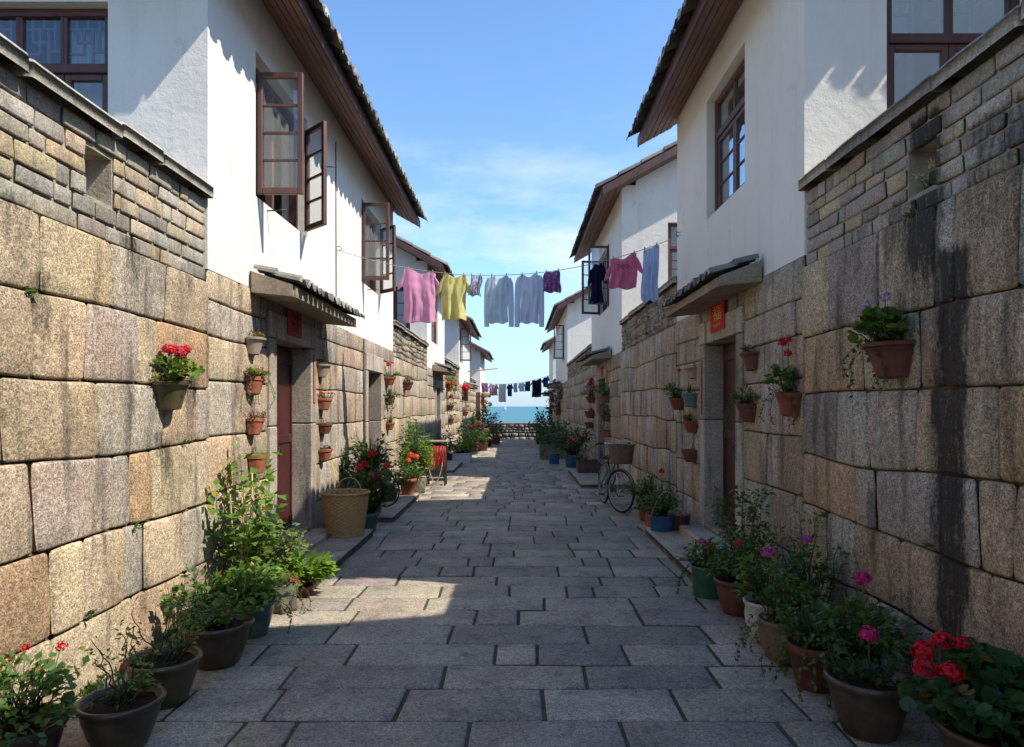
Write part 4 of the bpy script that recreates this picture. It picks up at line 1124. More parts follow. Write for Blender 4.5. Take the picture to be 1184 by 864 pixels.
wp(-1, 6.63, 1.585, ('half', .125, .16, 'terracotta'), 'terracotta wall pot with small pink blossoms, third down before the left doorway', [('twig', .12, .11, 30, .02, (.1, .07, .03)), ('mound', .1, .04, 40, .02, G_MID)], [(PNK, 6, .013, .1, .08)], seed=4)
wp(-1, 6.65, 1.225, ('half', .125, .17, 'terracotta'), 'terracotta wall pot of low greenery, lowest of the four before the left doorway', [('mound', .11, .04, 70, .02, G_YEL)], seed=5)
wp(-1, 9.0, 2.25, ('tray', .13, .16, 'beige_clay'), 'beige wall pot with one pink bloom, topmost beyond the left doorway', [('mound', .11, .05, 40, .022, G_MID)], [(ROSE, 1, .03, .02, .09)], seed=6)
wp(-1, 9.02, 1.805, ('half', .13, .16, 'terracotta'), 'terracotta wall pot crowded with bright pink flowers beyond the left doorway', [('dome', .14, .08, 60, .022, G_MID)], [(ROSE, 14, .02, .17, .09)], seed=7)
wp(-1, 9.05, 1.475, ('half', .13, .14, 'brown_terracotta'), 'dull brown wall pot just at the serrated shadow edge on the left wall', [('mound', .1, .03, 40, .02, G_DARK)], seed=8)
wp(-1, 9.05, 1.145, ('half', .13, .15, 'terracotta'), 'terracotta wall pot in shadow, lowest beyond the left doorway', [('mound', .11, .05, 50, .024, G_DARK)], seed=9)
wp(-1, 13.55, 2.29, ('half', .17, .16, 'terracotta'), 'wall pot with spreading green leaves, highest beside the second left doorway', [('dome', .28, .14, 140, .045, G_LITE)], [(ROSE, 1, .05, .1, .3)], seed=10)
wp(-1, 13.6, 1.87, ('half', .15, .15, 'brown_terracotta'), 'wall pot with drooping green plant, middle one beside the second left doorway', [('trail', .22, .2, 150, .045, G_MID)], seed=11)
wp(-1, 13.65, 1.38, ('half', .15, .16, 'terracotta'), 'orange wall pot with small upright shoots, lowest beside the second left doorway', [('spiky', .1, .1, 30, .16, G_MID)], [(ORA, 3, .018, .1, .1)], seed=12)
wp(-1, 15.7, 2.26, ('half', .2, .19, 'brown_terracotta'), 'brown wall pot of rusty green leaves on the rubble wall beyond the first house', [('dome', .26, .16, 120, .045, (.12, .11, .03))], [(ORA, 4, .02, .18, .12)], seed=13)
wp(-1, 25.3, 2.45, ('half', .25, .2, 'terracotta'), 'big hanging mass of yellow leaves and orange flowers on the left wall', [('trail', .5, .55, 260, .07, G_YEL)], [(ORA, 12, .06, .42, .1), (RED, 6, .05, .4, .05)], seed=14)
wp(-1, 25.5, 1.75, ('half', .22, .2, 'brown_terracotta'), 'wall pot with one pink flower below the orange mass on the left wall', [('dome', .3, .3, 90, .06, G_MID)], [(ROSE, 2, .08, .15, .35)], seed=15)
wp(-1, 26.0, 1.25, ('half', .22, .2, 'brown_terracotta'), 'brown wall pot low on the left wall under the pink flower', [('mound', .25, .2, 70, .06, G_DARK)], seed=16)
wp(-1, 32.6, 2.2, ('half', .25, .22, 'brown_terracotta'), 'wall pot with a big red flower head before the third left doorway', [('dome', .35, .3, 80, .07, G_DARK)], [(RED, 3, .16, .2, .42)], seed=17)
wp(-1, 33.0, 1.45, ('half', .25, .22, 'terracotta'), 'wall pot with rusty leaves below the big red flower head', [('dome', .35, .3, 90, .08, (.13, .09, .03))], seed=18)
wp(-1, 44.6, 2.1, ('half', .3, .25, 'terracotta'), 'orange flowering wall pot near the seaward end of the left side', [('dome', .55, .5, 100, .11, G_DARK)], [(ORA, 4, .16, .4, .3)], W=2.3, seed=19)
wp(-1, 46.8, 1.5, ('half', .3, .25, 'brown_terracotta'), 'dark leafy wall pot nearest the sea on the left side', [('trail', .6, .6, 120, .12, G_DARK)], [(ORA, 3, .12, .4, .2)], W=2.3, seed=20)
# right wall
wp(1, 4.22, 2.09, ('tray', .18, .22, 'brown_terracotta'), 'dark red wall pot of geranium leaves with pale lilac bloom on shaded blocks', [('geranium', .27, .24, 190, .055, G_MID), ('trail', .22, .14, 90, .04, G_DARK)], [(LIL, 2, .034, .2, .28)], seed=21)
wp(1, 5.82, 1.82, ('half', .145, .19, 'dark_terracotta'), 'red clay wall pot of round leaves under two red blooms near the right house corner', [('geranium', .2, .24, 130, .05, G_MID), ('trail', .17, .1, 40, .035, G_MID)], [(RED, 3, .036, .13, .42)], seed=22)
wp(1, 6.78, 2.23, ('tray', .135, .17, 'brown_terracotta'), 'brown wall pot with a small green tuft, upper one before the right doorway', [('mound', .11, .1, 70, .032, G_MID)], seed=23)
wp(1, 6.82, 1.73, ('half', .145, .18, 'brown_terracotta'), 'brown wall pot with leggy green plant, lower one before the right doorway', [('dome', .2, .2, 110, .045, G_MID), ('trail', .16, .08, 50, .035, G_MID)], seed=24)
wp(1, 9.0, 2.21, ('tray', .14, .15, 'beige_clay'), 'pale empty wall pot, topmost beyond the right doorway', [], seed=25)
wp(1, 9.02, 1.87, ('basin', .16, .18, 'blue_glaze'), 'dark green basin shaped wall pot beyond the right doorway', [('spiky', .08, .06, 16, .13, G_DARK)], seed=26)
wp(1, 9.05, 1.51, ('half', .145, .16, 'dark_terracotta'), 'terracotta wall pot with a green tuft, third down beyond the right doorway', [('dome', .13, .12, 90, .035, G_LITE)], seed=27)
wp(1, 9.05, 1.13, ('half', .155, .16, 'brown_terracotta'), 'bare brown wall pot, lowest beyond the right doorway', [], seed=28)
wp(1, 9.75, 1.83, ('half', .16, .17, 'brown_terracotta'), 'round leafy wall pot with a stray red flower beside the green basin pot', [('dome', .24, .22, 150, .04, G_MID)], [(RED, 1, .035, .2, .42)], seed=29)
wp(1, 20.7, 2.0, ('half', .25, .2, 'brown_terracotta'), 'dark wall pot topped with red flowers just beyond the second right doorway', [('dome', .42, .4, 160, .07, G_DARK)], [(RED, 5, .06, .35, .5), (PNK, 4, .05, .4, .3)], seed=30)
wp(1, 20.9, 1.55, ('basin', .25, .2, 'brown_terracotta'), 'dark wall basin under the red flowered pot beyond the second right doorway', [], [(RED, 3, .05, .25, .08)], seed=31)
wp(1, 21.1, 1.2, ('basin', .25, .18, 'brown_terracotta'), 'lowest dark wall basin beyond the second right doorway', [], seed=32)
wp(1, 17.45, 1.98, ('half', .2, .18, 'brown_terracotta'), 'wall pot with a round green crown before the second right doorway', [('dome', .34, .34, 180, .06, G_MID)], seed=33)
wp(1, 17.4, 1.5, ('half', .2, .18, 'brown_terracotta'), 'wall pot with drooping leaves below the round green crown', [('trail', .3, .26, 120, .055, G_MID)], [(ROSE, 3, .03, .2, .15)], seed=34)
wp(1, 17.35, 1.1, ('tray', .22, .18, 'terracotta'), 'reddish wall pot with dry stalks, lowest before the second right doorway', [('twig', .2, .2, 30, .04, (.12, .09, .05))], seed=35)
for i, (y, z, lb) in enumerate(((35, 2.3, 'dark leafy wall pot high on the third right house'), (36.5, 1.5, 'dark trailing wall pot low on the third right house'), (43, 2.2, 'mauve flowering wall pot on the farthest right courtyard wall'), (45, 1.4, 'dark wall pot hung nearest the sea on the right side'))):
    wp(1, y, z, ('half', .28, .24, 'brown_terracotta'), lb, [('trail', .5, .6, 130, .1, G_DARK)], [((LIL, ROSE)[i % 2], 5, .09, .45, .2)], seed=36 + i)
# ------------------------------------------------------------------ pots on the ground
def gp(x, y, pot, label, plant=(), flowers=(), z=0.0, cat='potted plant', name='potted_plant', seed=0, rotz=0, stakes=0):
    planted(name, label, cat, (x, y, z + gz(y)), pot, plant, flowers, GG, 100 + seed, rotz, False, stakes)
# left, from the camera outwards
gp(-2.28, 3.12, ('bowl', .19, .26, 'brown_glaze'), 'low leafy plant with small red flowers in the bottom left corner', [('dome', .3, .28, 260, .05, G_MID), ('geranium', .24, .25, 60, .05, G_LITE)], [(RED, 4, .03, .26, .34)], seed=1)
gp(-1.98, 3.42, ('bowl', .19, .24, 'brown_glaze'), 'brown bowl pot with a sparse twiggy shrub, nearest the camera on the left', [('twig', .2, .36, 150, .028, G_LITE), ('mound', .15, .1, 110, .034, G_MID)], [(ROSE, 2, .028, .17, .2)], seed=2)
gp(-2.03, 3.93, ('bowl', .195, .26, 'olive_glaze'), 'olive brown bowl pot with thin branching shrub and bare soil', [('twig', .22, .42, 200, .03, G_LITE), ('mound', .15, .1, 90, .036, G_MID)], seed=3)
gp(-1.98, 4.52, ('bowl', .215, .28, 'brown_glaze'), 'dark glazed bowl pot with low weedy greenery on the left', [('mound', .22, .14, 190, .042, G_MID), ('twig', .2, .25, 60, .035, G_LITE)], seed=4)
gp(-1.97, 5.08, ('bowl', .17, .26, 'blue_glaze'), 'blue green glazed pot with broad feathery greenery on the left', [('dome', .3, .26, 380, .065, G_LITE), ('trail', .2, .12, 70, .05, G_LITE)], seed=5)
gp(-1.95, 5.68, ('rough', .13, .24, 'grey_stone'), 'mossy grey stone pot with rust coloured succulents', [('mound', .13, .07, 110, .03, (.24, .085, .03)), ('trail', .14, .04, 40, .025, G_DARK)], seed=6)
gp(-1.93, 6.12, ('classic', .11, .1, 'brown_terracotta'), 'bright lime green lush plant at the corner of the basket slab', [('dome', .24, .28, 260, .095, (.13, .25, .03))], seed=7)
gp(-2.33, 5.85, ('tub', .18, .26, 'brown_glaze'), 'tall climbing bean plant on cane stakes beside the left doorway', [('climb', .3, 1.08, 400, .095, (.12, .22, .04)), ('climb', .3, .7, 140, .075, G_MID)], stakes=6, seed=8)
gp(-2.26, 6.3, ('tub', .14, .16, 'brown_terracotta'), 'loose variegated shrub at the foot of the climbing bean', [('dome', .32, .52, 520, .05, (.15, .2, .06)), ('tall', .28, .5, 90, .045, G_LITE)], seed=9)
gp(-2.3, 5.0, ('tub', .16, .2, 'brown_glaze'), 'dark leafy plant against the wall behind the blue green pot', [('dome', .22, .3, 180, .07, G_MID)], seed=10)
gp(-2.02, 9.3, ('classic', .15, .26, 'blue_glaze'), 'geranium bush with crimson flowers right behind the wicker basket', [('dome', .33, .6, 560, .055, G_DARK), ('geranium', .32, .6, 160, .06, G_MID)], [(ROSE, 4, .055, .26, .62), (MAG, 3, .045, .28, .5), (RED, 2, .06, .2, .75)], seed=11)
gp(-2.2, 10.2, ('tub', .2, .3, 'brown_glaze'), 'dark spiky leaved bush behind the crimson geranium', [('spiky', .3, .9, 420, .5, G_DARK), ('dome', .42, .9, 300, .09, G_DARK)], z=.1, seed=12)
gp(-1.96, 12.35, ('classic', .16, .3, 'terracotta'), 'terracotta pot with a coral flowered plant at the end of the left slab', [('dome', .28, .36, 220, .06, G_MID)], [(COR, 4, .06, .16, .42)], z=.1, seed=13)
gp(-2.16, 11.6, ('classic', .16, .2, 'brown_terracotta'), 'small brown pot of dull greenery between the spiky bush and the terracotta pot', [('dome', .3, .34, 160, .07, G_DARK)], z=.1, seed=14)
gp(-1.98, 13.4, ('rough', .22, .3, 'grey_stone'), 'tall bright green trailing shrub beside the red hose stand', [('dome', .36, 1.25, 620, .075, G_LITE), ('dome', .4, .7, 420, .07, G_YEL), ('trail', .34, .5, 120, .06, G_YEL)], [(COR, 2, .05, .3, .4)], seed=15)
gp(-1.72, 21.4, ('box', (.3, .5), .28, 'white_plastic'), 'white trough planter with bright yellow green shrub on the left', [('dome', .45, .6, 300, .1, (.16, .26, .03)), ('dome', .5, .4, 140, .09, G_MID)], seed=16)
gp(-2.15, 20.9, ('tub', .2, .3, 'brown_glaze'), 'dark shrub against the left wall behind the white trough', [('dome', .38, .75, 220, .09, G_DARK)], seed=17)
gp(-1.75, 26.2, ('tub', .3, .35, 'brown_glaze'), 'big dark bush with magenta flowers beyond the white trough', [('dome', .6, 1.1, 380, .12, G_DARK)], [(MAG, 4, .09, .45, .9)], seed=18)
gp(-1.5, 29.5, ('tub', .28, .35, 'brown_terracotta'), 'brown tub with pale flowers following the magenta bush', [('dome', .45, .6, 200, .11, G_MID)], [(PNK, 6, .06, .4, .6)], seed=19)
gp(-1.55, 34.5, ('tub', .35, .4, 'brown_glaze'), 'large dark evergreen bush before the third left doorway', [('dome', .8, 1.5, 380, .16, G_DARK)], seed=20)
gp(-1.15, 38.5, ('classic', .3, .45, 'terracotta'), 'small tub with yellowish plant nearest the sea wall on the left', [('dome', .5, .6, 160, .14, (.14, .15, .04))], [(ORA, 3, .1, .3, .5)], seed=21)
# right, from the camera outwards
gp(2.13, 3.0, ('bowl', .25, .3, 'brown_glaze'), 'large brown pot of broad dark leaves with big scarlet geranium heads, bottom right', [('geranium', .38, .33, 240, .09, (.045, .105, .032)), ('geranium', .42, .2, 110, .1, (.04, .09, .028))], [(MAG, 2, .045, .32, .2)], seed=30)
for i, (x, y, z) in enumerate(((1.86, 3.1, .72), (1.93, 3.16, .70), (1.80, 3.08, .62))):
    pass
gp(1.84, 3.56, ('bowl', .205, .3, 'brown_glaze'), 'brown dragon glazed bowl pot with one hot pink geranium head', [('mound', .2, .1, 90, .04, G_DARK), ('tall', .25, .34, 70, .05, G_DARK)], [((.65, .04, .2), 1, .055, .01, .22)], seed=31)
gp(2.02, 3.98, ('tub', .15, .2, 'brown_glaze'), 'dense dark green shrub against the wall behind the dragon glazed pot', [('dome', .25, .38, 330, .06, G_MID), ('tall', .24, .42, 70, .05, G_MID)], [(MAG, 1, .05, .01, .5)], seed=32)
gp(1.82, 4.15, ('classic', .17, .27, 'brown_terracotta'), 'brown pot draped in wiry trailing greenery on the right', [('trail', .23, .24, 380, .042, G_MID), ('twig', .26, .4, 110, .035, G_MID)], seed=33)
gp(1.80, 4.58, ('jar', .17, .28, 'tan_clay'), 'tan clay pot half hidden by trailing stems on the right', [('trail', .22, .26, 320, .042, G_MID), ('tall', .22, .48, 60, .04, G_DARK)], seed=34)
gp(1.83, 4.98, ('jar', .165, .29, 'white_glaze'), 'stained white glazed pot with a pink flower head on the right', [('dome', .26, .33, 380, .05, G_LITE), ('tall', .26, .55, 80, .045, G_MID)], [((.6, .12, .38), 1, .052, .01, .34)], seed=35)
gp(2.12, 5.0, ('tub', .14, .2, 'brown_glaze'), 'tall wiry green plant against the wall behind the white pot', [('dome', .22, .5, 200, .055, G_MID), ('tall', .24, .82, 160, .045, G_MID), ('climb', .24, .7, 100, .045, G_MID)], [((.6, .1, .4), 1, .05, .02, .6)], seed=36)
gp(1.82, 5.6, ('bowl', .185, .29, 'brown_terracotta'), 'plain brown bowl pot with a red bud before the right slab', [('dome', .27, .34, 400, .05, G_MID)], [(ROSE, 1, .035, .01, .36)], seed=37)
gp(1.72, 6.12, ('tub', .15, .28, 'green_glaze'), 'bright green glazed pot with pink flowers at the slab corner', [('dome', .24, .22, 240, .045, G_MID), ('trail', .2, .1, 60, .04, G_MID)], [(MAG, 2, .035, .1, .26)], seed=38)
gp(2.08, 6.1, ('tub', .15, .22, 'brown_glaze'), 'upright leafy sapling between the right doorstep and the green pot', [('climb', .26, .78, 420, .06, G_MID), ('dome', .2, .6, 160, .055, G_MID)], seed=39)
gp(2.12, 8.86, ('tub', .135, .2, 'brown_terracotta'), 'dark red tub heaped with pale pebbles beside the right doorstep', [], z=.1, seed=40)
gp(1.88, 8.82, ('tub', .165, .2, 'blue_plastic'), 'blue plastic tub of green plants with a bent cane hoop', [('dome', .28, .3, 260, .05, G_MID), ('tall', .24, .45, 90, .05, G_MID)], [(RED, 1, .045, .01, .58)], z=.1, seed=41)
gp(2.0, 9.55, ('box', (.16, .22), .2, 'terracotta'), 'clay trough with straggling greenery just behind the blue tub', [('dome', .3, .3, 220, .055, G_DARK)], seed=42)
gp(1.98, 10.2, ('classic', .19, .28, 'terracotta'), 'clay pot with grassy leaves beside the bicycle wheel', [('spiky', .2, .2, 120, .4, G_MID), ('dome', .34, .4, 150, .06, G_MID)], seed=43)
gp(1.75, 16.6, ('box', (.27, .18), .26, 'brown_glaze'), 'dark trough with dry pinkish stalks on the slab behind the bicycle', [('twig', .3, .3, 70, .05, (.2, .12, .08)), ('mound', .25, .1, 50, .05, (.18, .1, .07))], z=.1, seed=44)
gp(1.62, 19.3, ('tub', .25, .35, 'blue_plastic'), 'big green bush with a red flower in a blue tub on the right', [('dome', .52, .85, 430, .085, G_DARK), ('dome', .5, .4, 150, .08, G_LITE)], [(RED, 2, .09, .35, .45)], seed=45)
gp(1.14, 20.6, ('tub', .165, .32, 'blue_plastic'), 'small blue bucket with a pale rim standing out in the alley', [('mound', .13, .05, 40, .05, (.3, .24, .2))], seed=46)
gp(1.3, 23.3, ('box', (.5, .5), .5, 'grey_stone'), 'big dark stone planter with low bushes on the right', [('dome', .55, .5, 260, .11, G_DARK)], seed=47)
gp(1.75, 27, ('tub', .35, .4, 'brown_glaze'), 'dark bush in a tub beyond the stone planter on the right', [('dome', .6, .9, 260, .13, G_DARK)], seed=48)
gp(1.5, 33, ('tub', .35, .4, 'brown_glaze'), 'dark bush with mauve flowers far along the right wall', [('dome', .65, 1.1, 260, .15, G_DARK)], [(LIL, 5, .1, .5, .9)], seed=49)
gp(1.45, 39, ('tub', .35, .4, 'brown_glaze'), 'dark tall bush nearest the sea wall on the right', [('dome', .6, 1.5, 260, .17, G_DARK)], seed=50)
# scarlet heads of the big pot, placed one by one ; pebbles in the red tub ; hoop over the blue tub
big = [o for o in COL.objects if o.get('label', '').startswith('large brown pot of broad')][0]
rng = random.Random(99)
stm = MB()
for x, y, z, r in ((-.27, .12, .58, .052), (-.16, .16, .61, .05), (-.09, .12, .61, .04), (-.31, .04, .53, .055), (-.22, .0, .53, .052)):
    flower_head(rng, (x, y, z), r, (.66, .012, .03), 80).build('flower', MT['petal'], big)
    tube(stm, [(x * .4, y * .4, .3), (x * .8, y * .8, .5), (x, y, z)], .004, 5, (.06, .1, .03, 0))
stm.build('flower_stems', MT['stem'], big)
red = [o for o in COL.objects if o.get('label', '').startswith('dark red tub heaped')][0]
pb = MB()
for i in range(46):
    a = rng.uniform(0, 6.3); q = math.sqrt(rng.random()) * .105; r = rng.uniform(.014, .026)
    lathe(pb, [(r * .5, -r * .6), (r, 0), (r * .8, r * .45), (r * .3, r * .7)], 8, (math.cos(a) * q, math.sin(a) * q, .19 + rng.uniform(0, .025)))
pb.build('pebbles', MT['beige_clay'], red)
blu = [o for o in COL.objects if o.get('label', '').startswith('blue plastic tub of green')][0]
hp = MB(); tube(hp, [(-.17 + .3 * (k / 14), -.1, .18 + .33 * math.sin(PI * .72 * k / 14)) for k in range(15)], .009, 7); hp.build('cane_hoop', MT['cane'], blu)
# ------------------------------------------------------------------ wicker basket
bk = thing('wicker_basket', 'tall woven wicker basket with arched handle standing on the left slab', 'basket', (-2.13, 8.5, .1), local=True)
b = MB(); prof = []
for k in range(49):
    t = k / 48; prof.append((.215 + .075 * t ** .8, t * .52))
for k in range(25): prof.append((.268 - .07 * (k / 24) ** 1.2, .522 - .49 * k / 24))
lathe(b, prof, 132, mod=lambda an, i, r, z: .008 * math.sin(an * 22 + (PI if (i // 2) % 2 else 0)) - .006 * (i % 2))
b.build('woven_body', MT['wicker'], bk)
b = MB()
for r, z, q, nm in ((.293, .527, .016, 'rim'), (.218, .012, .011, 'base_ring')):
    b = MB(); tube(b, [(r * math.cos(2 * PI * k / 40), r * math.sin(2 * PI * k / 40), z + .003 * (k % 2)) for k in range(40)], q, 8, closed=True)
    b.build(nm, MT['wicker'], bk)
b = MB(); tube(b, [(.28 * math.cos(PI * k / 18) * .55 - .02, .26 + .02 * math.sin(PI * k / 18), .52 + .16 * math.sin(PI * k / 18)) for k in range(19)], .009, 8); b.build('handle', MT['cane'], bk)
# ------------------------------------------------------------------ hose stand, loose hose
hs = thing('hose_stand', 'dark slatted stand hung with coils of red hose beside the green shrub', 'hose stand', (-1.72, 14.75, 0), local=True)
b = MB()
for x in (-.19, .19):
    for y in (-.14, .14): cbox(b, x - .018, x + .018, y - .018, y + .018, 0, .93)
for y in (-.14, .14):
    for z in (.12, .5, .88): cbox(b, -.171, .171, y - .012, y + .012, z - .015, z + .015)
for x in (-.19, .19): cbox(b, x - .01, x + .01, -.121, .121, .1, .14)
b.build('frame', MT['iron'], hs)
b = MB(); cbox(b, -.23, .23, -.19, .19, .931, .965, bev=.01); b.build('top_board', MT['grey_wood'], hs)
b = MB()
for k in range(6): cbox(b, -.165 + .055 * k, -.12 + .055 * k, .126, .138, .15, .86)
b.build('back_slats', MT['iron'], hs)
b = MB(); rng = random.Random(5)
for k in range(11):
    x = -.17 + .033 * k; y = -.165 - .01 * (k % 3); d = rng.uniform(.3, .5)
    tube(b, [(x, y, .85), (x + .01, y - .025, .72), (x - .02 + rng.uniform(-.03, .03), y - .02, .85 - d), (x + .02, y - .012, .87 - d), (x + .045, y - .02, .7), (x + .03, y, .85)], .012, 7)
m_hose = m_plain('red_hose', (.42, .035, .018), .45, .15, 9); b.build('coiled_hose', m_hose, hs)
b = MB(); tube(b, [(-.16 + .3 * k / 16, -.19 - .02 * math.sin(PI * k / 16), .5 - .42 * math.sin(PI * k / 16) ** .7) for k in range(17)], .012, 7); b.build('hose_loop', MT['cane'], hs)
b = MB(); tube(b, [(-2.05 + .3 * math.sin(2 * PI * k / 22) * .8, 10.6 + .05 * math.cos(4 * PI * k / 22), .14 + .25 * (1 - math.cos(2 * PI * k / 22))) for k in range(22)], .012, 8, closed=True)
o = b.build('garden_hose', MT['rubber'], None, (-2.05, 10.6, .1)); tag(o, 'upright loop of black garden hose on the second left slab', 'hose')
# ------------------------------------------------------------------ bicycle
def bicycle(loc, rot, label):
    t = thing('bicycle', label, 'bicycle', loc, local=True, rotz=rot)
    R0 = .345; xf, xr = .53, -.53
    def wheel(cx, st):
        ca, sa = math.cos(st), math.sin(st)
        P = lambda a, b_, c: (cx + a * ca - c * sa, a * sa + c * ca, R0 + b_)
        e = lambda r, n=44: [(r * math.cos(2 * PI * k / n), r * math.sin(2 * PI * k / n), 0) for k in range(n)]
        w = MB(); tube(w, e(.325), .019, 9, closed=True, P=P); ob = w.build('wheel', MT['rubber'], t)
        r = MB(); tube(r, e(.304), .014, 8, closed=True, P=P); r.build('rim', MT['rim_metal'], ob)
        s = MB()
        for k in range(28):
            a = 2 * PI * k / 28; z = .028 if k % 2 else -.028
            tube(s, [(.02 * math.cos(a + .8), .02 * math.sin(a + .8), z), (.3 * math.cos(a), .3 * math.sin(a), 0)], .0016, 4, P=P)
        tube(s, [(0, 0, -.05), (0, 0, .05)], .02, 10, P=P); s.build('spokes', MT['chrome'], ob)
        m = MB(); a0, a1 = (.25, 2.75)
        n = 22; vs = []
        for k in range(n + 1):
            a = a0 + (a1 - a0) * k / n
            for c, rr in ((-.028, .352), (-.014, .362), (.014, .362), (.028, .352), (.0, .357)): vs.append(P(rr * math.cos(a), rr * math.sin(a), c))
        m.add(vs, [[k * 5 + q, k * 5 + (q + 1) % 5, (k + 1) * 5 + (q + 1) % 5, (k + 1) * 5 + q] for k in range(n) for q in range(5)], smooth=True); m.build('mudguard', MT['bike_paint'], t)
        return P
    st = .38
    PF = wheel(xf, st); wheel(xr, 0)
    f = MB(); hd0, hd1 = (.37, 0, .68), (.335, 0, .88); bb = (-.06, 0, .28); sc_ = (-.2, 0, .68)
    for a, b_, r in ((hd0, hd1, .02), (hd0, bb, .019), (hd1, (-.13, 0, .48), .014), (bb, sc_, .017)): tube(f, [a, b_], r, 10)
    for y in (-.045, .045):
        tube(f, [bb, (xr, y, R0)], .011, 8); tube(f, [(-.18, y * .5, .62), (xr, y, R0)], .009, 8)
    f.build('frame', MT['bike_paint'], t)
    f = MB()
    for c in (-.05, .05): tube(f, [(.37, c * .5, .68), PF(-.03, .2, c), PF(0, 0, c)], .012, 8)
    tube(f, [(.37, 0, .67), (.335, 0, .9), (.325, 0, 1.02)], .014, 8); f.build('fork', MT['chrome'], t)
    h = MB(); hb = []
    for k in range(-10, 11):
        s_ = k / 10; hb.append((.33 - .26 * abs(s_) ** 2.2 + .06 * math.sin(PI * abs(s_)), s_ * .29, 1.03 + .07 * math.sin(PI * abs(s_) * .8)))
    tube(h, hb, .012, 8); hbo = h.build('handlebar', MT['chrome'], t)
    for sd in (-1, 1):
        g_ = MB(); tube(g_, hb[17:] if sd > 0 else hb[:4], .018, 9); g_.build('grip', MT['rubber'], hbo)
    s = MB(); vs = []
    n = 12
    for i, (x, w_, z) in enumerate(((-.36, .02, .8), (-.34, .09, .83), (-.25, .1, .835), (-.15, .05, .825), (-.06, .028, .82), (-.04, .008, .81))):
        for k in range(n):
            a = 2 * PI * k / n; vs.append((x, w_ * math.cos(a), z + .028 * math.sin(a) * (1 if math.sin(a) > 0 else .7)))
    s.add(vs, [[i * n + k, i * n + (k + 1) % n, (i + 1) * n + (k + 1) % n, (i + 1) * n + k] for i in range(5) for k in range(n)], smooth=True)
    tube(s, [(-.2, 0, .66), (-.225, 0, .8)], .013, 8); s.build('saddle', MT['rubber'], t)
    c = MB(); tube(c, [(bb[0] + .1 * math.cos(2 * PI * k / 24), .05, bb[2] + .1 * math.sin(2 * PI * k / 24)) for k in range(24)], .006, 6, closed=True)
    tube(c, [(bb[0], -.07, bb[2]), (bb[0], .07, bb[2])], .014, 8)
    for sd in (-1, 1):
        tube(c, [(bb[0], sd * .07, bb[2]), (bb[0] + sd * .15, sd * .08, bb[2] - .07)], .009, 6); cbox(c, bb[0] + sd * .15 - .045, bb[0] + sd * .15 + .045, sd * .09 - .01 * sd, sd * .17, bb[2] - .085, bb[2] - .06)
    c.build('crank', MT['iron'], t)
    k_ = MB(); cbox(k_, xr, bb[0] + .08, .06, .075, bb[2] - .03, bb[2] + .1, bev=.01); k_.build('chain_guard', MT['iron'], t)
    r_ = MB()
    for y in (-.06, 0, .06): tube(r_, [(-.24, y, .72), (-.74, y, .73)], .006, 6)
    for x in (-.3, -.5, -.72): tube(r_, [(x, -.07, .727), (x, .07, .727)], .006, 6)
    for y in (-.06, .06): tube(r_, [(-.68, y, .727), (xr, y, R0)], .006, 6)
    r_.build('carrier', MT['iron'], t)
    sdm = MB(); tube(sdm, [(-.3, .05, .28), (-.36, .17, .01)], .01, 7); tube(sdm, [(-.36, .17, .012), (-.43, .18, .01)], .01, 7); sdm.build('kickstand', MT['white_plastic'], t)
    bs = MB(); n = 60; prof = [(.15 + .04 * q / 14, .29 * q / 14) for q in range(15)] + [(.178 - .038 * q / 8, .291 - .27 * q / 8) for q in range(9)]
    lathe(bs, prof, n, (.56, 0, .79), mod=lambda an, i, r, z: .005 * math.sin(an * 20 + (PI if i % 2 else 0)), sx=.85, sy=1.12)
    tube(bs, [(.56 + .192 * .85 * math.cos(2 * PI * q / 30), .192 * 1.12 * math.sin(2 * PI * q / 30), 1.085) for q in range(30)], .012, 7, closed=True)
    tube(bs, [(.42, .05, .85), (.34, .02, .9)], .008, 6)
    bs.build('basket', MT['dark_wicker'], t)
    return t
bicycle((1.6, 11.43, 0), math.atan2(-.99, .13), 'old grey bicycle with a dark wicker basket, leaning near the right wall')
# ------------------------------------------------------------------ washing lines
def mkrope(x0, z0, x1, z1, sag): return lambda x: z0 + (z1 - z0) * (x - x0) / (x1 - x0) - 4 * sag * ((x - x0) / (x1 - x0)) * (1 - (x - x0) / (x1 - x0))
rp = mkrope(-WL, 3.97, WR, 4.18, .47); YR = 9.9
b = MB(); tube(b, [(-WL + (WL + WR) * k / 40, YR, rp(-WL + (WL + WR) * k / 40)) for k in range(41)], .005, 6)
o = b.build('washing_line', MT['rope'], None, (-WL, YR, 3.97)); tag(o, 'near washing line strung across the alley between the first houses', 'clothesline', 'washing lines over the alley')
for nm, x, z in (('left', -WL, 3.97), ('right', WR, 4.18)):
    b = MB(); s = -1 if x < 0 else 1; tube(b, [(x + s * .03, YR, z + .05), (x - s * .05, YR, z + .045), (x - s * .07, YR, z + .01), (x - s * .045, YR, z - .015), (x - s * .03, YR, z)], .006, 6)
    o = b.build('line_hook', MT['iron'], None, (x, YR, z)); tag(o, 'iron hook holding the %s end of the near washing line' % nm, 'hook', 'iron hooks of the washing line')
px = lambda p: (p - 597) / 79.7; pz = lambda p: 1.7 + (470 - p) / 79.7
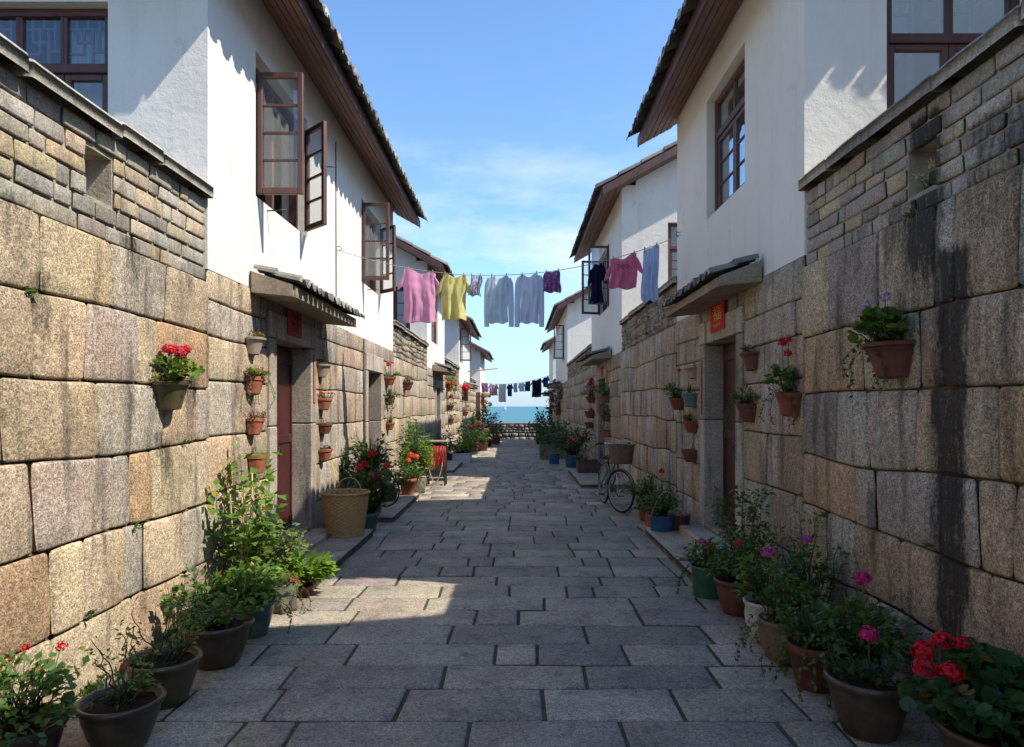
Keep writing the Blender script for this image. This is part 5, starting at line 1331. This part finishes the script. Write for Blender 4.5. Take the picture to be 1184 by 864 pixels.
CL = {k: m_cloth(k, *a) for k, a in {
    'pink_cloth': ((.82, .42, .6),), 'yellow_cloth': ((.82, .74, .3),), 'striped_lilac': ((.62, .6, .68), 'stripe', (.36, .34, .5), 2.0), 'pale_blue_cloth': ((.72, .82, .88),),
    'white_blue_stripe': ((.82, .86, .92), 'stripe', (.64, .7, .86), 2.6), 'purple_floral': ((.62, .5, .68), 'floral', (.3, .12, .36), 1.0), 'navy_cloth': ((.014, .02, .05),),
    'rose_print': ((.74, .22, .35), 'print', (.4, .08, .16)), 'sky_stripe': ((.6, .7, .88), 'stripe', (.46, .56, .8), 2.2), 'white_cloth': ((.72, .72, .74),), 'indigo_cloth': ((.05, .07, .25),), 'dusty_pink': ((.55, .32, .4), 'floral', (.65, .55, .6))}.items()}
GL = 'clothes on the near washing line'
items = [(468, 505, 373, 'pink_cloth', 'tee', 'shirt', 'large pink shirt hanging leftmost on the near line', .05), (511, 540, 370, 'yellow_cloth', 'tee', 'shirt', 'yellow short sleeved shirt between the pink shirt and small striped cloth', -.05),
    (544, 557, 342, 'striped_lilac', 'shorts', 'cloth', 'small lilac striped cloth hanging right of the yellow shirt', .1), (566, 588, 374, 'pale_blue_cloth', 'long', 'shirt', 'pale blue long sleeved shirt near the middle of the line', .03),
    (601, 623, 374, 'white_blue_stripe', 'long', 'shirt', 'whitish blue striped long sleeved shirt beside the pale blue one', -.06), (629, 648, 338, 'purple_floral', 'shorts', 'shorts', 'purple floral shorts alone in the middle of the line', .1),
    (683, 699, 350, 'navy_cloth', 'dress', 'dress', 'narrow navy garment hanging before the open right casement', .5), (705, 737, 334, 'rose_print', 'tee', 'shirt', 'rose pink shirt with a print on its chest', .12), (743, 761, 348, 'sky_stripe', 'pants', 'trousers', 'light blue striped trousers hanging rightmost on the near line', -.2)]
nmk = {'tee': 'hanging_shirt', 'long': 'hanging_shirt', 'shorts': 'hanging_shorts', 'dress': 'hanging_dress', 'pants': 'hanging_trousers'}
for a, c, bot, mt, kd, cat, lb, ro in items:
    x0, x1 = px(a), px(c); xm = (x0 + x1) / 2
    garment(lb, cat, x0, x1, rp(xm) - .005, pz(bot), YR - .02, CL[mt], kd, lambda x: rp(x) - .005, GL, ro, nmk[kd] if mt != 'striped_lilac' else 'hanging_cloth')
    ds = lb.split(' hanging')[0].split(' near')[0].split(' beside')[0].split(' between')[0].split(' alone')[0].split(' with')[0]
    for sd, f in (('left', .12), ('right', .88)):
        x = xm + (x1 - x0) * (f - .5) * math.cos(ro); peg('small clothes peg at the %s end of the %s' % (sd, ds), x, YR - .02 + (x1 - x0) * (f - .5) * math.sin(ro), rp(x) - .01, MT['grey_wood'])
YF = 38.0; rf = mkrope(-WL, 3.15, WR, 3.65, .42)
b = MB(); tube(b, [(-WL + (WL + WR) * k / 24, YF, rf(-WL + (WL + WR) * k / 24)) for k in range(25)], .008, 5)
o = b.build('washing_line', MT['rope'], None, (-WL, YF, 3.15)); tag(o, 'far washing line strung across before the sea', 'clothesline', 'washing lines over the alley')
fx = lambda p: (p - 597) / 20.76
for a, c, hh, mt, kd, cat, lb in [(557, 564, .5, 'purple_floral', 'shorts', 'shorts', 'dark purple shorts leftmost on the far line'), (566, 575, .65, 'dusty_pink', 'tee', 'shirt', 'dusty pink patterned shirt on the far line'), (577, 585, 1.0, 'white_cloth', 'pants', 'trousers', 'long white trousers on the far line'),
    (587, 592, .7, 'indigo_cloth', 'tee', 'shirt', 'small indigo shirt on the far line'), (594, 598, .5, 'sky_stripe', 'shorts', 'shorts', 'striped blue shorts on the far line'), (600, 606, .5, 'white_blue_stripe', 'tee', 'shirt', 'pale striped shirt on the far line'),
    (607, 613, .55, 'indigo_cloth', 'shorts', 'shorts', 'indigo shorts on the far line beside the navy shirt'), (615, 626, 1.0, 'navy_cloth', 'tee', 'shirt', 'big navy shirt on the far line'), (628, 634, .6, 'indigo_cloth', 'tee', 'shirt', 'indigo shirt rightmost on the far line')]:
    x0, x1 = fx(a), fx(c); xm = (x0 + x1) / 2
    garment(lb, cat, x0, x1, rf(xm), rf(xm) - hh, YF, CL[mt], kd, rf, 'clothes on the far washing line', 0, nmk[kd])
# ------------------------------------------------------------------ far odds and ends
pipe('bamboo_pole', 'bamboo drying pole jutting out over the alley from the third left house', 'pole', [(-2.65, 36.5, 3.55), (-1.0, 36.3, 3.72)], .03, 'cane')
t = thing('wall_lamp', 'dark dish shaded lamp on the far right wall', 'lamp', (WR, 38.9, 2.4))
b = MB(); tube(b, [(WR, 38.9, 2.5), (WR - .4, 38.9, 2.62), (WR - .75, 38.9, 2.55)], .02, 7); b.build('arm', MT['iron'], t)
b = MB(); lathe(b, [(.36, 0), (.34, .03), (.2, .1), (.06, .14), (.03, .2)], 24, (WR - .75, 38.9, 2.37)); b.build('lamp_shade', MT['iron'], t)
t = thing('sailboat', 'tiny white sailboat far out on the turquoise sea', 'boat', (-22, 1250, -6))
b = MB(); n = 9; vs = []
for i in range(n):
    x = -4.5 + 9 * i / 8; w_ = 1.4 * math.sqrt(max(0.02, 1 - (abs(x) / 4.7) ** 2)); vs += [(-22 + x, 1250 - w_, -4.9), (-22 + x, 1250 - w_ * .6, -6.3), (-22 + x, 1250 + w_ * .6, -6.3), (-22 + x, 1250 + w_, -4.9)]
b.add(vs, [[i * 4 + k, i * 4 + (k + 1) % 4, (i + 1) * 4 + (k + 1) % 4, (i + 1) * 4 + k] for i in range(n - 1) for k in range(4)] + [[0, 1, 2, 3], [(n - 1) * 4 + k for k in range(4)]]); b.build('hull', MT['white_plastic'], t)
b = MB(); tube(b, [(-22, 1250, -5), (-22, 1250, 8)], .12, 6); b.build('mast', MT['white_plastic'], t)
b = MB(); b.add([(-21.7, 1250, -4), (-17.5, 1250.6, -4), (-21.8, 1250, 7.5), (-21.7, 1250.15, -4), (-17.5, 1250.75, -4), (-21.8, 1250.15, 7.5)], [[0, 1, 2], [5, 4, 3], [0, 3, 4, 1], [1, 4, 5, 2], [2, 5, 3, 0]]); b.build('sail', MT['curtain'], t)

# weeds, moss tufts and fallen leaves along the wall feet and in the paving joints: nobody could count them
wd = MB(); rng = random.Random(77); V = Vector
def tuft(x, y, z, h, n, nd=(0, 0, 1)):
    for _ in range(n):
        d = (V(nd) + rdir(rng) * .8).normalized()
        leaf(wd, V((x + rng.uniform(-.03, .03), y + rng.uniform(-.03, .03), z)), d, rdir(rng, .1), h * rng.uniform(.5, 1.2), h * rng.uniform(.15, .45), 'oval', jit(rng, rng.choice([G_MID, G_DARK, G_LITE])))
for k in range(620):
    y = 2.6 + 26 * rng.random() ** 1.6
    s_ = rng.choice((-1, 1)); W = WL if s_ < 0 else WR
    if rng.random() < .62: tuft(s_ * (W - .03 - .05 * rng.random()), y, gz(y) - .005, rng.uniform(.03, .08), rng.randint(4, 10))
    else:
        j = min(range(len(lev)), key=lambda q: abs(lev[q] - y)); tuft(rng.uniform(-2.3, 2.1), lev[j], gz(y) - .01, rng.uniform(.01, .022), 7)
for s_, y, z in ((-1, 4.62, .88), (-1, 5.3, 1.42), (-1, 3.6, 2.3), (-1, 4.1, .44), (1, 5.2, .86), (1, 4.6, 1.28), (1, 4.05, 2.83), (1, 5.0, .42), (1, 3.9, .9), (-1, 17, 2.7), (1, 12.3, 3.0), (1, 13.5, 2.9)):
    W = WL if s_ < 0 else WR
    tuft(s_ * (W - .01), y, z, .055, 14, (-s_, 0, .5))
for k in range(120):
    y = 2.8 + 14 * rng.random() ** 1.5; x = rng.choice((-1, 1)) * rng.uniform(1.1, 2.2) if rng.random() < .75 else rng.uniform(-1.4, 1.4)
    c = rng.choice([(.2, .12, .04), (.14, .08, .03), (.22, .18, .05), (.1, .1, .03), (.5, .08, .14)])
    leaf(wd, V((x, y, gz(y) + .012)), V((rng.uniform(-1, 1), rng.uniform(-1, 1), .05)), V((0, 0, 1)), rng.uniform(.015, .035), rng.uniform(.01, .02), 'oval', (*c, 0))
o = wd.build('alley_weeds', MT['leaf']); o['kind'] = 'stuff'; o['label'] = 'small weeds and fallen leaves in the joints and along the wall feet'; o['category'] = 'weeds'

t = thing('dried_flowers', 'bunch of pale dried flowers in the gap of the near right wall', 'flowers', (WR + .1, 4.08, 2.985), local=True)
f = foliage('dome', random.Random(8), .1, .15, 120, .035, (.5, .4, .26)); f.build('dried_blooms', MT['leaf'], t)
